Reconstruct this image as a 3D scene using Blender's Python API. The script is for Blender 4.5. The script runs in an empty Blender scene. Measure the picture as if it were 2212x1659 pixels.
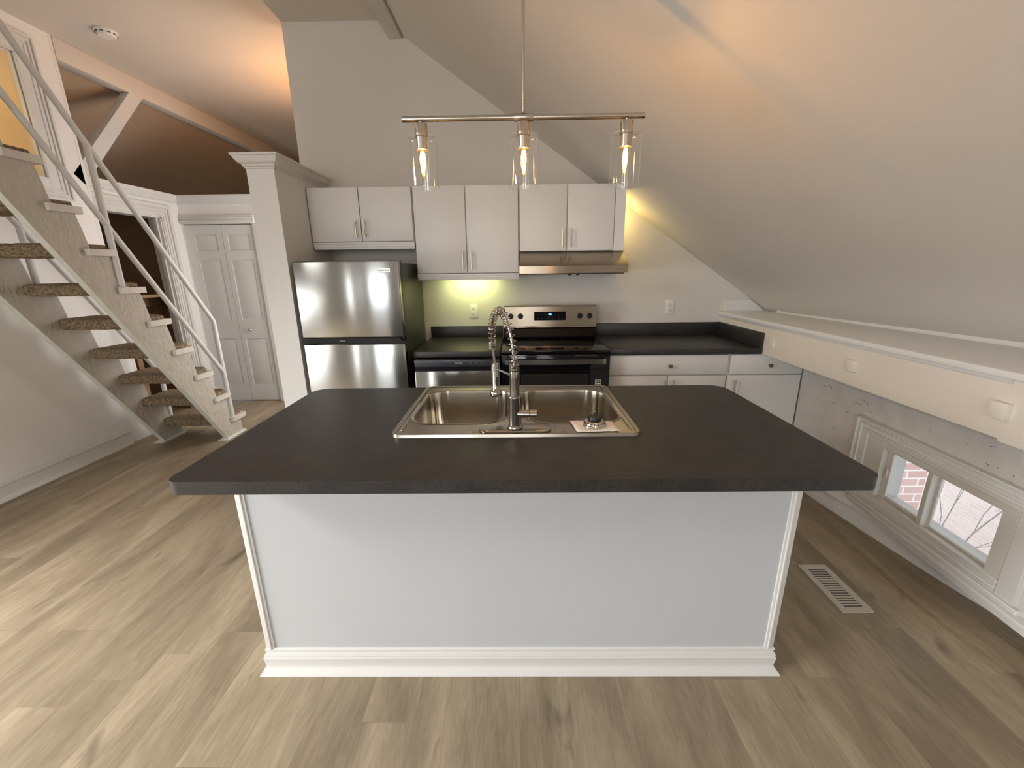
import bpy, bmesh, math, random
from mathutils import Vector, Matrix, Euler
random.seed(7)
S = bpy.context.scene
C = S.collection
PI = math.pi

# ------------------------------------------------------------------ camera
f_px, cam_h, pitch, yaw, roll = 898.4845, 1.4681, 15.415, -0.659, -0.7038
p_, y_, r_ = map(math.radians, (pitch, yaw, roll))
fwd = Vector((math.sin(y_)*math.cos(p_), math.cos(y_)*math.cos(p_), -math.sin(p_)))
right = Vector((math.cos(y_), -math.sin(y_), 0)); up = right.cross(fwd)
r2 = right*math.cos(r_) + up*math.sin(r_); u2 = -right*math.sin(r_) + up*math.cos(r_)
cd = bpy.data.cameras.new('camera'); cam = bpy.data.objects.new('camera', cd); C.objects.link(cam)
cd.sensor_width = 36; cd.lens = f_px/2212*36; cd.clip_start = 0.02; cd.clip_end = 200
cam.matrix_world = Matrix(((r2.x, u2.x, -fwd.x, 0), (r2.y, u2.y, -fwd.y, 0), (r2.z, u2.z, -fwd.z, cam_h), (0, 0, 0, 1)))
S.camera = cam
S.view_settings.view_transform = 'Standard'; S.view_settings.look = 'None'
S.view_settings.gamma = 1; S.view_settings.use_curve_mapping = False
S.view_settings.exposure = 0.0

# ------------------------------------------------------------------ materials
def srgb(r, g, b):
    def l(c):
        c /= 255
        return c/12.92 if c <= .04045 else ((c+.055)/1.055)**2.4
    return (l(r), l(g), l(b), 1)

def newmat(name):
    m = bpy.data.materials.new(name); m.use_nodes = True
    nt = m.node_tree
    return m, nt, nt.nodes, nt.links, nt.nodes['Principled BSDF']

def mat(name, col, rough=.5, metal=0, noise=0, nscale=8, bump=0, bscale=60, stretch=None, spec=.5, coat=0, bdist=.002):
    m, nt, N, L, b = newmat(name)
    b.inputs['Roughness'].default_value = rough
    b.inputs['Metallic'].default_value = metal
    b.inputs['Specular IOR Level'].default_value = spec
    b.inputs['Coat Weight'].default_value = coat
    tc = N.new('ShaderNodeTexCoord'); mp = N.new('ShaderNodeMapping')
    L.new(tc.outputs['Object'], mp.inputs['Vector'])
    if stretch: mp.inputs['Scale'].default_value = stretch
    nz = N.new('ShaderNodeTexNoise'); nz.inputs['Scale'].default_value = nscale; nz.inputs['Detail'].default_value = 5
    L.new(mp.outputs[0], nz.inputs['Vector'])
    cr = N.new('ShaderNodeMapRange'); L.new(nz.outputs['Fac'], cr.inputs['Value'])
    cr.inputs['From Min'].default_value = .3; cr.inputs['From Max'].default_value = .7
    cr.inputs['To Min'].default_value = 1-noise; cr.inputs['To Max'].default_value = 1+noise
    mx = N.new('ShaderNodeMix'); mx.data_type = 'RGBA'; mx.blend_type = 'MULTIPLY'; mx.inputs['Factor'].default_value = 1
    mx.inputs['A'].default_value = col
    L.new(cr.outputs[0], mx.inputs['B']); L.new(mx.outputs['Result'], b.inputs['Base Color'])
    if bump:
        n2 = N.new('ShaderNodeTexNoise'); n2.inputs['Scale'].default_value = bscale; n2.inputs['Detail'].default_value = 4
        L.new(mp.outputs[0], n2.inputs['Vector'])
        bp = N.new('ShaderNodeBump'); bp.inputs['Strength'].default_value = bump; bp.inputs['Distance'].default_value = bdist
        L.new(n2.outputs['Fac'], bp.inputs['Height']); L.new(bp.outputs[0], b.inputs['Normal'])
    return m

M = {}
M['wall'] = mat('wall_paint', (.65, .62, .575, 1), .75, noise=.015, nscale=2, bump=.12, bscale=90)
M['ceil'] = mat('ceiling_paint', (.66, .61, .55, 1), .8, noise=.015, nscale=2, bump=.12, bscale=90)
M['leftwall'] = mat('pale_wall_paint', (.82, .81, .80, 1), .7, noise=.01, nscale=2, bump=.1, bscale=90)
M['white'] = mat('white_cabinet_paint', (.74, .735, .72, 1), .42, noise=.01, nscale=3, bump=.03, bscale=150)
M['trim'] = mat('white_gloss_trim', (.69, .685, .67, 1), .42, noise=.01, nscale=5)
M['panel'] = mat('island_panel_paint', (.54, .565, .59, 1), .5, noise=.01, nscale=3, bump=.03, bscale=200)  # cool cast of the light put into the white panel's colour
M['plaster'] = mat('rough_old_plaster', (.66, .635, .61, 1), .8, noise=.06, nscale=9, bump=.5, bscale=28, bdist=.006)
M['beam'] = mat('painted_old_beam', (.70, .65, .58, 1), .6, noise=.03, nscale=6, bump=.35, bscale=20, stretch=(1, .3, 1), bdist=.004)
M['brush'] = mat('textured_brown_stair_paint', (.50, .46, .40, 1), .7, noise=.06, nscale=14, bump=1, bscale=26, stretch=(1, 1.6, .8), bdist=.014)
M['stairwhite'] = mat('worn_white_stair_paint', (.70, .715, .66, 1), .5, noise=.05, nscale=30, bump=.2, bscale=60)
M['treadend'] = mat('tread_end_paint', (.62, .58, .53, 1), .55, noise=.04, nscale=20, bump=.15, bscale=60)
M['carpet'] = mat('brown_carpet', (.33, .255, .17, 1), 1, noise=.55, nscale=75, bump=1, bscale=120, spec=.1, bdist=.02)
M['rail'] = mat('white_enamel_rail', (.66, .65, .64, 1), .35, noise=.02, nscale=10)
M['black'] = mat('black_enamel', (.009, .009, .010, 1), .25, spec=.3)
M['blackglass'] = mat('black_ceramic_glass', (.004, .004, .005, 1), .07, spec=.22)
M['ovenglass'] = mat('oven_window_glass', (.02, .02, .019, 1), .1)
M['darkside'] = mat('charcoal_fridge_side', (.045, .05, .035, 1), .42, noise=.02, bump=.2, bscale=300)
M['dwpanel'] = mat('dark_blue_grey_control_panel', (.035, .042, .055, 1), .3)
M['rubber'] = mat('black_rubber', (.008, .008, .008, 1), .45)
M['chrome'] = mat('polished_steel', (.62, .58, .53, 1), .16, 1)
M['nickel'] = mat('brushed_nickel', (.50, .45, .39, 1), .26, 1, noise=.04, nscale=40, stretch=(.2, 1, 1))
M['pull'] = mat('satin_nickel_pull', (.60, .55, .48, 1), .32, 1)
M['pewter'] = mat('dark_pewter_knob', (.16, .13, .10, 1), .4, .8)
M['paper'] = mat('white_paper', (.80, .74, .70, 1), .9, noise=.02, nscale=40, bump=.2, bscale=200)
M['outlet'] = mat('almond_white_plastic', (.74, .73, .68, 1), .4)
M['slot'] = mat('dark_slot', (.02, .018, .015, 1), .8)
M['ventm'] = mat('beige_painted_metal', (.56, .50, .43, 1), .45)
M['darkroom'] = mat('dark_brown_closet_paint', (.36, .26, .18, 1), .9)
M['attic'] = mat('tan_attic_paint', (.44, .33, .235, 1), .9, noise=.02, bump=.1)  # wall paint browned to carry the attic's dim warm shade in its colour
M['oakstep'] = mat('raw_oak_board', (.34, .22, .12, 1), .6, noise=.2, nscale=20, stretch=(1, .15, 1))
M['cream'] = mat('cream_room_paint', (.78, .66, .48, 1), .85)
M['white_plastic'] = mat('white_plastic', (.76, .73, .69, 1), .45)
M['ground'] = mat('pale_sandy_ground', (.62, .47, .40, 1), 1, noise=.15, nscale=3)
M['bark'] = mat('grey_bark', (.30, .27, .25, 1), .9, noise=.3, nscale=20)
M['leaf'] = mat('spring_leaf', (.22, .33, .14, 1), .8, noise=.3, nscale=6)
M['sash'] = mat('window_vinyl', (.66, .64, .60, 1), .4)

def steel(name, col=(.33, .325, .31, 1), rough=.18, tangent=(0, 0, 1), aniso=.9, streak=(1, 1, 60)):
    m, nt, N, L, b = newmat(name)
    b.inputs['Metallic'].default_value = 1; b.inputs['Roughness'].default_value = rough
    b.inputs['Anisotropic'].default_value = aniso
    cv = N.new('ShaderNodeCombineXYZ')
    for i in range(3): cv.inputs[i].default_value = tangent[i]
    L.new(cv.outputs[0], b.inputs['Tangent'])
    tc = N.new('ShaderNodeTexCoord'); mp = N.new('ShaderNodeMapping'); mp.inputs['Scale'].default_value = streak
    L.new(tc.outputs['Object'], mp.inputs['Vector'])
    nz = N.new('ShaderNodeTexNoise'); nz.inputs['Scale'].default_value = 12; nz.inputs['Detail'].default_value = 6
    L.new(mp.outputs[0], nz.inputs['Vector'])
    mr = N.new('ShaderNodeMapRange'); mr.inputs['To Min'].default_value = .9; mr.inputs['To Max'].default_value = 1.1
    L.new(nz.outputs['Fac'], mr.inputs['Value'])
    mx = N.new('ShaderNodeMix'); mx.data_type = 'RGBA'; mx.blend_type = 'MULTIPLY'; mx.inputs['Factor'].default_value = 1
    mx.inputs['A'].default_value = col; L.new(mr.outputs[0], mx.inputs['B']); L.new(mx.outputs['Result'], b.inputs['Base Color'])
    return m
M['steel'] = steel('brushed_stainless_steel')
M['warmsteel'] = steel('warm_brushed_steel', (.38, .325, .255, 1), .22)
M['sinksteel'] = steel('sink_steel', (.46, .42, .36, 1), .27, aniso=0, streak=(1, 30, 1))
M['bowlsteel'] = steel('sink_bowl_steel', (.46, .42, .36, 1), .2, aniso=.75, streak=(1, 1, 40))
M['faucetsteel'] = steel('faucet_brushed_nickel', (.42, .39, .35, 1), .2, tangent=(0, 0, 1), aniso=0, streak=(1, 1, 40))

def laminate():
    m, nt, N, L, b = newmat('charcoal_laminate')
    tc = N.new('ShaderNodeTexCoord')
    n1 = N.new('ShaderNodeTexNoise'); n1.inputs['Scale'].default_value = 9; n1.inputs['Detail'].default_value = 6; n1.inputs['Roughness'].default_value = .65
    n2 = N.new('ShaderNodeTexNoise'); n2.inputs['Scale'].default_value = 170; n2.inputs['Detail'].default_value = 3
    L.new(tc.outputs['Object'], n1.inputs['Vector']); L.new(tc.outputs['Object'], n2.inputs['Vector'])
    a = N.new('ShaderNodeValToRGB'); a.color_ramp.elements[0].position = .32; a.color_ramp.elements[0].color = (.016, .0155, .016, 1)
    a.color_ramp.elements[1].position = .72; a.color_ramp.elements[1].color = (.034, .030, .0275, 1)
    L.new(n1.outputs['Fac'], a.inputs[0])
    r = N.new('ShaderNodeMapRange'); r.inputs['From Min'].default_value = .35; r.inputs['From Max'].default_value = .7
    r.inputs['To Min'].default_value = .7; r.inputs['To Max'].default_value = 1.45; L.new(n2.outputs['Fac'], r.inputs['Value'])
    mx = N.new('ShaderNodeMix'); mx.data_type = 'RGBA'; mx.blend_type = 'MULTIPLY'; mx.inputs['Factor'].default_value = 1
    L.new(a.outputs[0], mx.inputs['A']); L.new(r.outputs[0], mx.inputs['B']); L.new(mx.outputs['Result'], b.inputs['Base Color'])
    b.inputs['Roughness'].default_value = .42; b.inputs['Specular IOR Level'].default_value = .5
    bp = N.new('ShaderNodeBump'); bp.inputs['Strength'].default_value = .25; bp.inputs['Distance'].default_value = .001
    L.new(n2.outputs['Fac'], bp.inputs['Height']); L.new(bp.outputs[0], b.inputs['Normal'])
    return m
M['laminate'] = laminate()

def floor_mat():
    m, nt, N, L, b = newmat('oak_plank_flooring')
    g = N.new('ShaderNodeNewGeometry')
    sep = N.new('ShaderNodeSeparateXYZ'); L.new(g.outputs['Position'], sep.inputs[0])
    def mth(op, a, v=None):
        m_ = N.new('ShaderNodeMath'); m_.operation = op; L.new(a, m_.inputs[0])
        if v is not None: m_.inputs[1].default_value = v
        return m_.outputs[0]
    row = mth('FLOOR', mth('DIVIDE', sep.outputs['X'], .178))
    wn = N.new('ShaderNodeTexWhiteNoise'); wn.noise_dimensions = '1D'; L.new(row, wn.inputs['W'])
    yo = N.new('ShaderNodeMath'); yo.operation = 'MULTIPLY_ADD'; yo.inputs[1].default_value = 5.3; L.new(wn.outputs['Value'], yo.inputs[0]); L.new(sep.outputs['Y'], yo.inputs[2])
    cb = N.new('ShaderNodeCombineXYZ'); L.new(yo.outputs[0], cb.inputs['X']); L.new(sep.outputs['X'], cb.inputs['Y'])
    br = N.new('ShaderNodeTexBrick'); L.new(cb.outputs[0], br.inputs['Vector'])
    br.offset = 0; br.offset_frequency = 2; br.squash = 1
    br.inputs['Color1'].default_value = (0, 0, 0, 1); br.inputs['Color2'].default_value = (1, 1, 1, 1); br.inputs['Mortar'].default_value = (.5, .5, .5, 1)
    br.inputs['Scale'].default_value = 1; br.inputs['Mortar Size'].default_value = .0012; br.inputs['Mortar Smooth'].default_value = .3
    br.inputs['Brick Width'].default_value = 1.22; br.inputs['Row Height'].default_value = .178; br.inputs['Bias'].default_value = 0
    # per-plank offset of the grain
    off = N.new('ShaderNodeVectorMath'); off.operation = 'SCALE'; off.inputs['Scale'].default_value = 13.7; L.new(br.outputs['Color'], off.inputs[0])
    add = N.new('ShaderNodeVectorMath'); L.new(g.outputs['Position'], add.inputs[0]); L.new(off.outputs[0], add.inputs[1])
    def nz(scale, st, det=5, dist=0):
        mp = N.new('ShaderNodeMapping'); mp.inputs['Scale'].default_value = st; L.new(add.outputs[0], mp.inputs['Vector'])
        n = N.new('ShaderNodeTexNoise'); n.inputs['Scale'].default_value = scale; n.inputs['Detail'].default_value = det; n.inputs['Distortion'].default_value = dist
        L.new(mp.outputs[0], n.inputs['Vector']); return n
    broad = nz(2.6, (2.2, .45, 1), 3, .8); grain = nz(11, (3.2, .42, 1), 7, 2.2); fine = nz(70, (3, .22, 1), 4); knot = nz(5.5, (1.8, .6, 1), 3, .8)
    r1 = N.new('ShaderNodeValToRGB')
    e = r1.color_ramp.elements; e[0].position = .28; e[0].color = (.225, .178, .120, 1); e[1].position = .72; e[1].color = (.415, .34, .235, 1)
    L.new(broad.outputs['Fac'], r1.inputs[0])
    def mul(prev, src, lo, hi, f0=.3, f1=.7):
        mr = N.new('ShaderNodeMapRange'); mr.inputs['From Min'].default_value = f0; mr.inputs['From Max'].default_value = f1
        mr.inputs['To Min'].default_value = lo; mr.inputs['To Max'].default_value = hi; L.new(src, mr.inputs['Value'])
        mx = N.new('ShaderNodeMix'); mx.data_type = 'RGBA'; mx.blend_type = 'MULTIPLY'; mx.inputs['Factor'].default_value = 1
        L.new(prev, mx.inputs['A']); L.new(mr.outputs[0], mx.inputs['B']); return mx.outputs['Result']
    c = mul(r1.outputs[0], grain.outputs['Fac'], .84, 1.08)
    c = mul(c, fine.outputs['Fac'], .93, 1.06)
    c = mul(c, br.outputs['Color'], .90, 1.10, 0, 1)
    c = mul(c, knot.outputs['Fac'], .58, 1.0, .22, .34)
    c = mul(c, br.outputs['Fac'], 1.0, .84, 0, 1)
    L.new(c, b.inputs['Base Color'])
    b.inputs['Roughness'].default_value = .45; b.inputs['Specular IOR Level'].default_value = .35
    bp = N.new('ShaderNodeBump'); bp.inputs['Strength'].default_value = .2; bp.inputs['Distance'].default_value = .001
    L.new(grain.outputs['Fac'], bp.inputs['Height']); L.new(bp.outputs[0], b.inputs['Normal'])
    return m
M['floor'] = floor_mat()

def brick_mat(name, c1, c2, mo, axis):
    m, nt, N, L, b = newmat(name)
    g = N.new('ShaderNodeNewGeometry'); sep = N.new('ShaderNodeSeparateXYZ'); L.new(g.outputs['Position'], sep.inputs[0])
    cb = N.new('ShaderNodeCombineXYZ'); L.new(sep.outputs[axis], cb.inputs['X']); L.new(sep.outputs['Z'], cb.inputs['Y'])
    br = N.new('ShaderNodeTexBrick'); L.new(cb.outputs[0], br.inputs['Vector'])
    br.inputs['Color1'].default_value = c1; br.inputs['Color2'].default_value = c2; br.inputs['Mortar'].default_value = mo
    br.inputs['Scale'].default_value = 1; br.inputs['Mortar Size'].default_value = .007
    br.inputs['Brick Width'].default_value = .215; br.inputs['Row Height'].default_value = .075
    L.new(br.outputs['Color'], b.inputs['Base Color']); b.inputs['Roughness'].default_value = .9
    return m
M['brick'] = brick_mat('red_brickwork', (.60, .38, .34, 1), (.68, .47, .43, 1), (.84, .78, .74, 1), 'X')
M['brickfar'] = brick_mat('pale_brickwork', (.74, .60, .54, 1), (.80, .66, .59, 1), (.82, .74, .68, 1), 'Y')

def emit(name, col, s):
    m, nt, N, L, b = newmat(name)
    b.inputs['Base Color'].default_value = (0, 0, 0, 1)
    b.inputs['Emission Color'].default_value = col; b.inputs['Emission Strength'].default_value = s
    return m
M['filament'] = emit('glowing_filament', (1, .55, .16, 1), 120)
M['bluedisplay'] = emit('blue_display', (.03, .25, 1, 1), 6)
M['domebowl'] = mat('white_metal_bowl', (.75, .72, .68, 1), .5)
M['puck'] = emit('warm_puck_lens', (1, .8, .35, 1), 14)
M['puckgreen'] = emit('greenish_puck_lens', (.85, 1, .3, 1), 14)
M['domelens'] = emit('warm_dome_lens', (1, .7, .35, 1), 4)

def thin_glass(name, tint=(1, 1, 1, 1), lo=.02, refl=1.0):
    m = bpy.data.materials.new(name); m.use_nodes = True
    nt = m.node_tree; N = nt.nodes; L = nt.links
    for n in list(N): N.remove(n)
    out = N.new('ShaderNodeOutputMaterial'); t = N.new('ShaderNodeBsdfTransparent'); t.inputs[0].default_value = tint
    g = N.new('ShaderNodeBsdfGlossy'); g.inputs['Roughness'].default_value = .03; g.inputs[0].default_value = (refl, refl, refl, 1)
    lw_ = N.new('ShaderNodeLayerWeight'); lw_.inputs['Blend'].default_value = .5
    pw = N.new('ShaderNodeMath'); pw.operation = 'POWER'; pw.inputs[1].default_value = 4; L.new(lw_.outputs['Facing'], pw.inputs[0])
    fr = N.new('ShaderNodeMath'); fr.operation = 'MULTIPLY_ADD'; fr.inputs[1].default_value = .9; fr.inputs[2].default_value = .05; L.new(pw.outputs[0], fr.inputs[0])
    mx = N.new('ShaderNodeMixShader'); L.new(fr.outputs[0], mx.inputs[0]); L.new(t.outputs[0], mx.inputs[1]); L.new(g.outputs[0], mx.inputs[2])
    L.new(mx.outputs[0], out.inputs[0]); return m
M['glass'] = thin_glass('clear_glass', (.985, .985, .985, 1))
M['pane'] = thin_glass('window_pane', (.97, .98, .98, 1))
M['bulbglass'] = thin_glass('amber_bulb_glass', (1, .93, .75, 1))

# ------------------------------------------------------------------ geometry helpers
class B:
    """collects shapes in world space, links them as one mesh object"""
    def __init__(s): s.bm = bmesh.new()
    def box(s, x0, x1, y0, y1, z0, z1, bev=0, seg=2, mi=0):
        r = bmesh.ops.create_cube(s.bm, size=1); vs = r['verts']
        for v in vs: v.co = Vector(((x0+x1)/2+v.co.x*(x1-x0), (y0+y1)/2+v.co.y*(y1-y0), (z0+z1)/2+v.co.z*(z1-z0)))
        fs = set(f for v in vs for f in v.link_faces)
        for f in fs: f.material_index = mi
        if bev:
            es = set(e for v in vs for e in v.link_edges)
            rr = bmesh.ops.bevel(s.bm, geom=list(es), offset=bev, segments=seg, affect='EDGES', profile=.5)
            for f in rr['faces']: f.material_index = mi
        return s
    def face(s, pts, mi=0):
        f = s.bm.faces.new([s.bm.verts.new(p) for p in pts]); f.material_index = mi; return s
    def prism(s, pts, axis, a0, a1, mi=0):
        """extrude a 2-D outline along an axis. outline coords are the two other axes in order xyz"""
        def P(p, a):
            if axis == 'x': return Vector((a, p[0], p[1]))
            if axis == 'y': return Vector((p[0], a, p[1]))
            return Vector((p[0], p[1], a))
        A = [s.bm.verts.new(P(p, a0)) for p in pts]; Bv = [s.bm.verts.new(P(p, a1)) for p in pts]
        n = len(pts)
        fs = [s.bm.faces.new(A), s.bm.faces.new(Bv[::-1])]
        for i in range(n): fs.append(s.bm.faces.new((A[i], Bv[i], Bv[(i+1) % n], A[(i+1) % n])))
        for f in fs: f.material_index = mi
        bmesh.ops.recalc_face_normals(s.bm, faces=fs); return s
    def loft(s, rings, closed=True, cap=True, mi=0, smooth=True):
        V = [[s.bm.verts.new(p) for p in r] for r in rings]; fs = []
        n = len(rings[0])
        for a, b in zip(V, V[1:]):
            for i in range(n if closed else n-1):
                f = s.bm.faces.new((a[i], a[(i+1) % n], b[(i+1) % n], b[i])); f.smooth = smooth; fs.append(f)
        if cap and closed:
            fs.append(s.bm.faces.new(V[0][::-1])); fs.append(s.bm.faces.new(V[-1]))
        for f in fs: f.material_index = mi
        bmesh.ops.recalc_face_normals(s.bm, faces=fs); return s
    def tube(s, path, rad, seg=16, cap=True, mi=0):
        path = [Vector(p) for p in path]; n = len(path)
        if not hasattr(rad, '__len__'): rad = [rad]*n
        rings = []; prev = None
        for i, p in enumerate(path):
            t = (path[min(i+1, n-1)]-path[max(i-1, 0)]).normalized()
            if prev is None:
                a = Vector((0, 0, 1)) if abs(t.z) < .9 else Vector((1, 0, 0)); u = t.cross(a).normalized()
            else:
                u = (prev-t*prev.dot(t)).normalized()
            prev = u; w = t.cross(u)
            rings.append([p+(u*math.cos(2*PI*k/seg)+w*math.sin(2*PI*k/seg))*rad[i] for k in range(seg)])
        return s.loft(rings, cap=cap, mi=mi)
    def lathe(s, prof, cx, cy, axis='z', c2=0, seg=32, cap=True, mi=0):
        """prof [(radius, height)]; axis z: centre (cx,cy); axis y: centre x=cx z=c2, heights along y; axis x: centre y=cx, z=c2"""
        rings = []
        for r, h in prof:
            r = max(r, 1e-5); ring = []
            for k in range(seg):
                a = 2*PI*k/seg; ca, sa = r*math.cos(a), r*math.sin(a)
                ring.append(Vector((cx+ca, cy+sa, h)) if axis == 'z' else (Vector((cx+ca, h, c2+sa)) if axis == 'y' else Vector((h, cx+ca, c2+sa))))
            rings.append(ring)
        return s.loft(rings, cap=cap, mi=mi)
    def sweep(s, prof, path, closed=False, mi=0):
        """prof [(out, z)], path [(x,y)] - 'out' is to the right of the walking direction, mitred"""
        P = [Vector((p[0], p[1], 0)) for p in path]; n = len(P); rings = []
        for i in range(n):
            d0 = (P[i]-P[i-1]).normalized() if (i > 0 or closed) else None
            d1 = (P[(i+1) % n]-P[i]).normalized() if (i < n-1 or closed) else None
            d0 = d0 or d1; d1 = d1 or d0
            n0 = Vector((d0.y, -d0.x, 0)); n1 = Vector((d1.y, -d1.x, 0))
            m_ = (n0+n1).normalized(); k = 1/max(.2, m_.dot(n0))
            rings.append([P[i]+m_*(k*o)+Vector((0, 0, z)) for o, z in prof])
        if closed: rings.append(rings[0])
        return s.loft(rings, closed=True, cap=not closed, mi=mi, smooth=False)
    def plate(s, outer, holes, z0, z1, mi=0):
        """flat slab (xy outline with holes) between z0 and z1"""
        newf = []
        for z in (z1, z0):
            es = []
            for lp in [outer]+holes:
                vs = [s.bm.verts.new((p[0], p[1], z)) for p in lp]
                for i in range(len(vs)): es.append(s.bm.edges.new((vs[i], vs[(i+1) % len(vs)])))
            r = bmesh.ops.triangle_fill(s.bm, use_beauty=True, edges=es, use_dissolve=False)
            newf += [g for g in r['geom'] if isinstance(g, bmesh.types.BMFace)]
        for lp in [outer]+holes:
            a = [s.bm.verts.new((p[0], p[1], z0)) for p in lp]; b = [s.bm.verts.new((p[0], p[1], z1)) for p in lp]
            for i in range(len(lp)):
                j = (i+1) % len(lp); newf.append(s.bm.faces.new((a[i], a[j], b[j], b[i])))
        bmesh.ops.remove_doubles(s.bm, verts=s.bm.verts, dist=1e-5)
        fs = [f for f in newf if f.is_valid]
        for f in fs: f.material_index = mi
        bmesh.ops.recalc_face_normals(s.bm, faces=fs); return s
    def move(s, m):
        bmesh.ops.transform(s.bm, matrix=m, verts=s.bm.verts); return s
    def done(s, name, mats, parent=None, smooth=False, label=None, auto=None):
        me = bpy.data.meshes.new(name)
        if not isinstance(mats, (list, tuple)): mats = [mats]
        for m in mats: me.materials.append(M[m] if isinstance(m, str) else m)
        if smooth:
            for f in s.bm.faces: f.smooth = True
        o = bpy.data.objects.new(name, me); C.objects.link(o)
        if parent is not None:
            org = world_loc(parent)
            bmesh.ops.translate(s.bm, verts=s.bm.verts, vec=-org); o.parent = parent
        else:
            xs = [v.co for v in s.bm.verts]
            c = Vector(((min(v.x for v in xs)+max(v.x for v in xs))/2, (min(v.y for v in xs)+max(v.y for v in xs))/2, min(v.z for v in xs)))
            bmesh.ops.translate(s.bm, verts=s.bm.verts, vec=-c); o.location = c
        s.bm.to_mesh(me); s.bm.free()
        me.set_sharp_from_angle(angle=math.radians(38))
        if label: o['label'] = label
        return o

def world_loc(o):
    v = Vector(o.location)
    while o.parent: o = o.parent; v += Vector(o.location)
    return v

def thing(name, label, cat, loc, group=None):
    o = bpy.data.objects.new(name, None); C.objects.link(o); o.location = loc; o.empty_display_size = .05
    o['label'] = label; o['category'] = cat
    if group: o['group'] = group
    return o
def tag(o, label, cat, group=None):
    o['label'] = label; o['category'] = cat
    if group: o['group'] = group
    return o
def struct(o, label=None):
    o['kind'] = 'structure'
    if label: o['label'] = label
    return o
def sgroup(name, loc, label=None):
    o = bpy.data.objects.new(name, None); C.objects.link(o); o.location = loc; o.empty_display_size = .05
    return struct(o, label)

def rrect(x0, x1, y0, y1, rs, seg=8):
    """rounded rectangle ccw; rs = radii (bl, br, tr, tl)"""
    out = []
    cs = [(x0, y0, PI, 0), (x1, y0, 1.5*PI, 1), (x1, y1, 0, 2), (x0, y1, .5*PI, 3)]
    for cx, cy, a0, i in cs:
        r = rs[i] if hasattr(rs, '__len__') else rs
        ox = cx+r if i in (0, 3) else cx-r; oy = cy+r if i in (0, 1) else cy-r
        if r < 1e-6: out.append((cx, cy)); continue
        for k in range(seg+1):
            a = a0+PI/2*k/seg; out.append((ox+r*math.cos(a), oy+r*math.sin(a)))
    return out

def text_part(body, name, size, loc, material, parent, rot=(PI/2, 0, 0), extrude=.0004, bold=0):
    cu = bpy.data.curves.new(name, 'FONT'); cu.body = body; cu.size = size; cu.extrude = extrude
    cu.align_x = 'CENTER'; cu.align_y = 'CENTER'; cu.offset = bold
    tmp = bpy.data.objects.new('tmp', cu)
    me = bpy.data.meshes.new_from_object(tmp)
    bpy.data.objects.remove(tmp)
    me.materials.clear(); me.materials.append(M[material])
    o = bpy.data.objects.new(name, me); C.objects.link(o)
    o.parent = parent; o.location = Vector(loc)-world_loc(parent); o.rotation_euler = rot
    return o

# ================================================================== ROOM SHELL
H = 3.2                     # flat ceiling height
WY = 3.558                  # kitchen wall face
XL = -3.465                 # left wall face
REAR = -6.5
def slope_z(x): return 1.95+.684*(.885-x)

struct(B().face([(-7, REAR-.1, 0), (2.4, REAR-.1, 0), (2.4, 8.5, 0), (-7, 8.5, 0)]).box(-7, 2.4, REAR-.1, 8.5, -.2, -.001).done('floor', 'floor'))
struct(B().box(-7, -.9078, REAR-.1, 8.5, H, H+.15).done('ceiling', 'ceil'))
# sloped roof side: foot follows the ledge
bl = B()
def foot_x(y): return 2.114+.094*(WY-max(y, -.5))
rings = []
for y in (REAR-.1, -.5, WY+.12):
    k = (H-.0-1.113)/(foot_x(y)+.9078-.02); xo = foot_x(y)+.30; zo = 1.113-.30*k
    rings.append([Vector((-.9078, y, slope_z(-.9078))), Vector((xo, y, zo)), Vector((xo, y, zo+.25)), Vector((-.9078, y, slope_z(-.9078)+.25))])
bl.loft(rings, smooth=False)
struct(bl.done('ceiling', 'wall'), 'sloping roof side over the kitchen')
# kitchen end wall (up to the slope)
prof = [(-1.668, 0), (2.3, 0), (2.3, 1.05), (2.3, slope_z(2.3)+.05), (-.9078, slope_z(-.9078)+.05), (-.9078, H+.02), (-1.668, H+.02)]
struct(B().prism(prof, 'y', WY, WY+.11).done('wall_back', 'wall'))
# left wall with the interior window opening (y 2.3-3.353, z 2.16-2.963) and unseen windows added for light
lw = B()
def lbox(y0, y1, z0, z1): lw.box(XL-.03, XL, y0, y1, z0, z1)
WA = (2.30, 3.353, 2.16, 2.963); WBw = (-.75, .35, 2.35, 3.12); WC = (-.45, 1.15, .22, 1.55); WD = (-3.75, -3.05, .12, 2.6)
lbox(REAR-.1, WD[0], 0, H); lbox(WD[0], WD[1], 0, WD[2]); lbox(WD[0], WD[1], WD[3], H)
lbox(WD[1], WBw[0], 0, H); lbox(WBw[0], WC[0], 0, WBw[2]); lbox(WC[0], WBw[1], 0, WC[2]); lbox(WC[0], WBw[1], WC[3], WBw[2]); lbox(WBw[0], WBw[1], WBw[3], H)
lbox(WBw[1], WC[1], 0, WC[2]); lbox(WBw[1], WC[1], WC[3], H); lbox(WC[1], WA[0], 0, H); lbox(WA[0], WA[1], 0, WA[2]); lbox(WA[0], WA[1], WA[3], H); lbox(WA[1], 3.662, 0, H)
struct(lw.done('wall_left', 'leftwall'))
# wall behind the camera; both its windows are unseen, added for light
rw = B()
def rbox(x0, x1, z0, z1): rw.box(x0, x1, REAR-.1, REAR, z0, z1)
W3 = (-3.05, -1.7, .7, 2.5); W4 = (-.6, .9, .8, 2.5)
rbox(-3.565, W3[0], 0, 3.6); rbox(W3[0], W3[1], 0, W3[2]); rbox(W3[0], W3[1], W3[3], 3.6)
rbox(W3[1], W4[0], 0, 3.6); rbox(W4[0], W4[1], 0, W4[2]); rbox(W4[0], W4[1], W4[3], 3.6); rbox(W4[1], 2.4, 0, 3.6)
struct(rw.done('wall_front', 'wall'))
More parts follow.
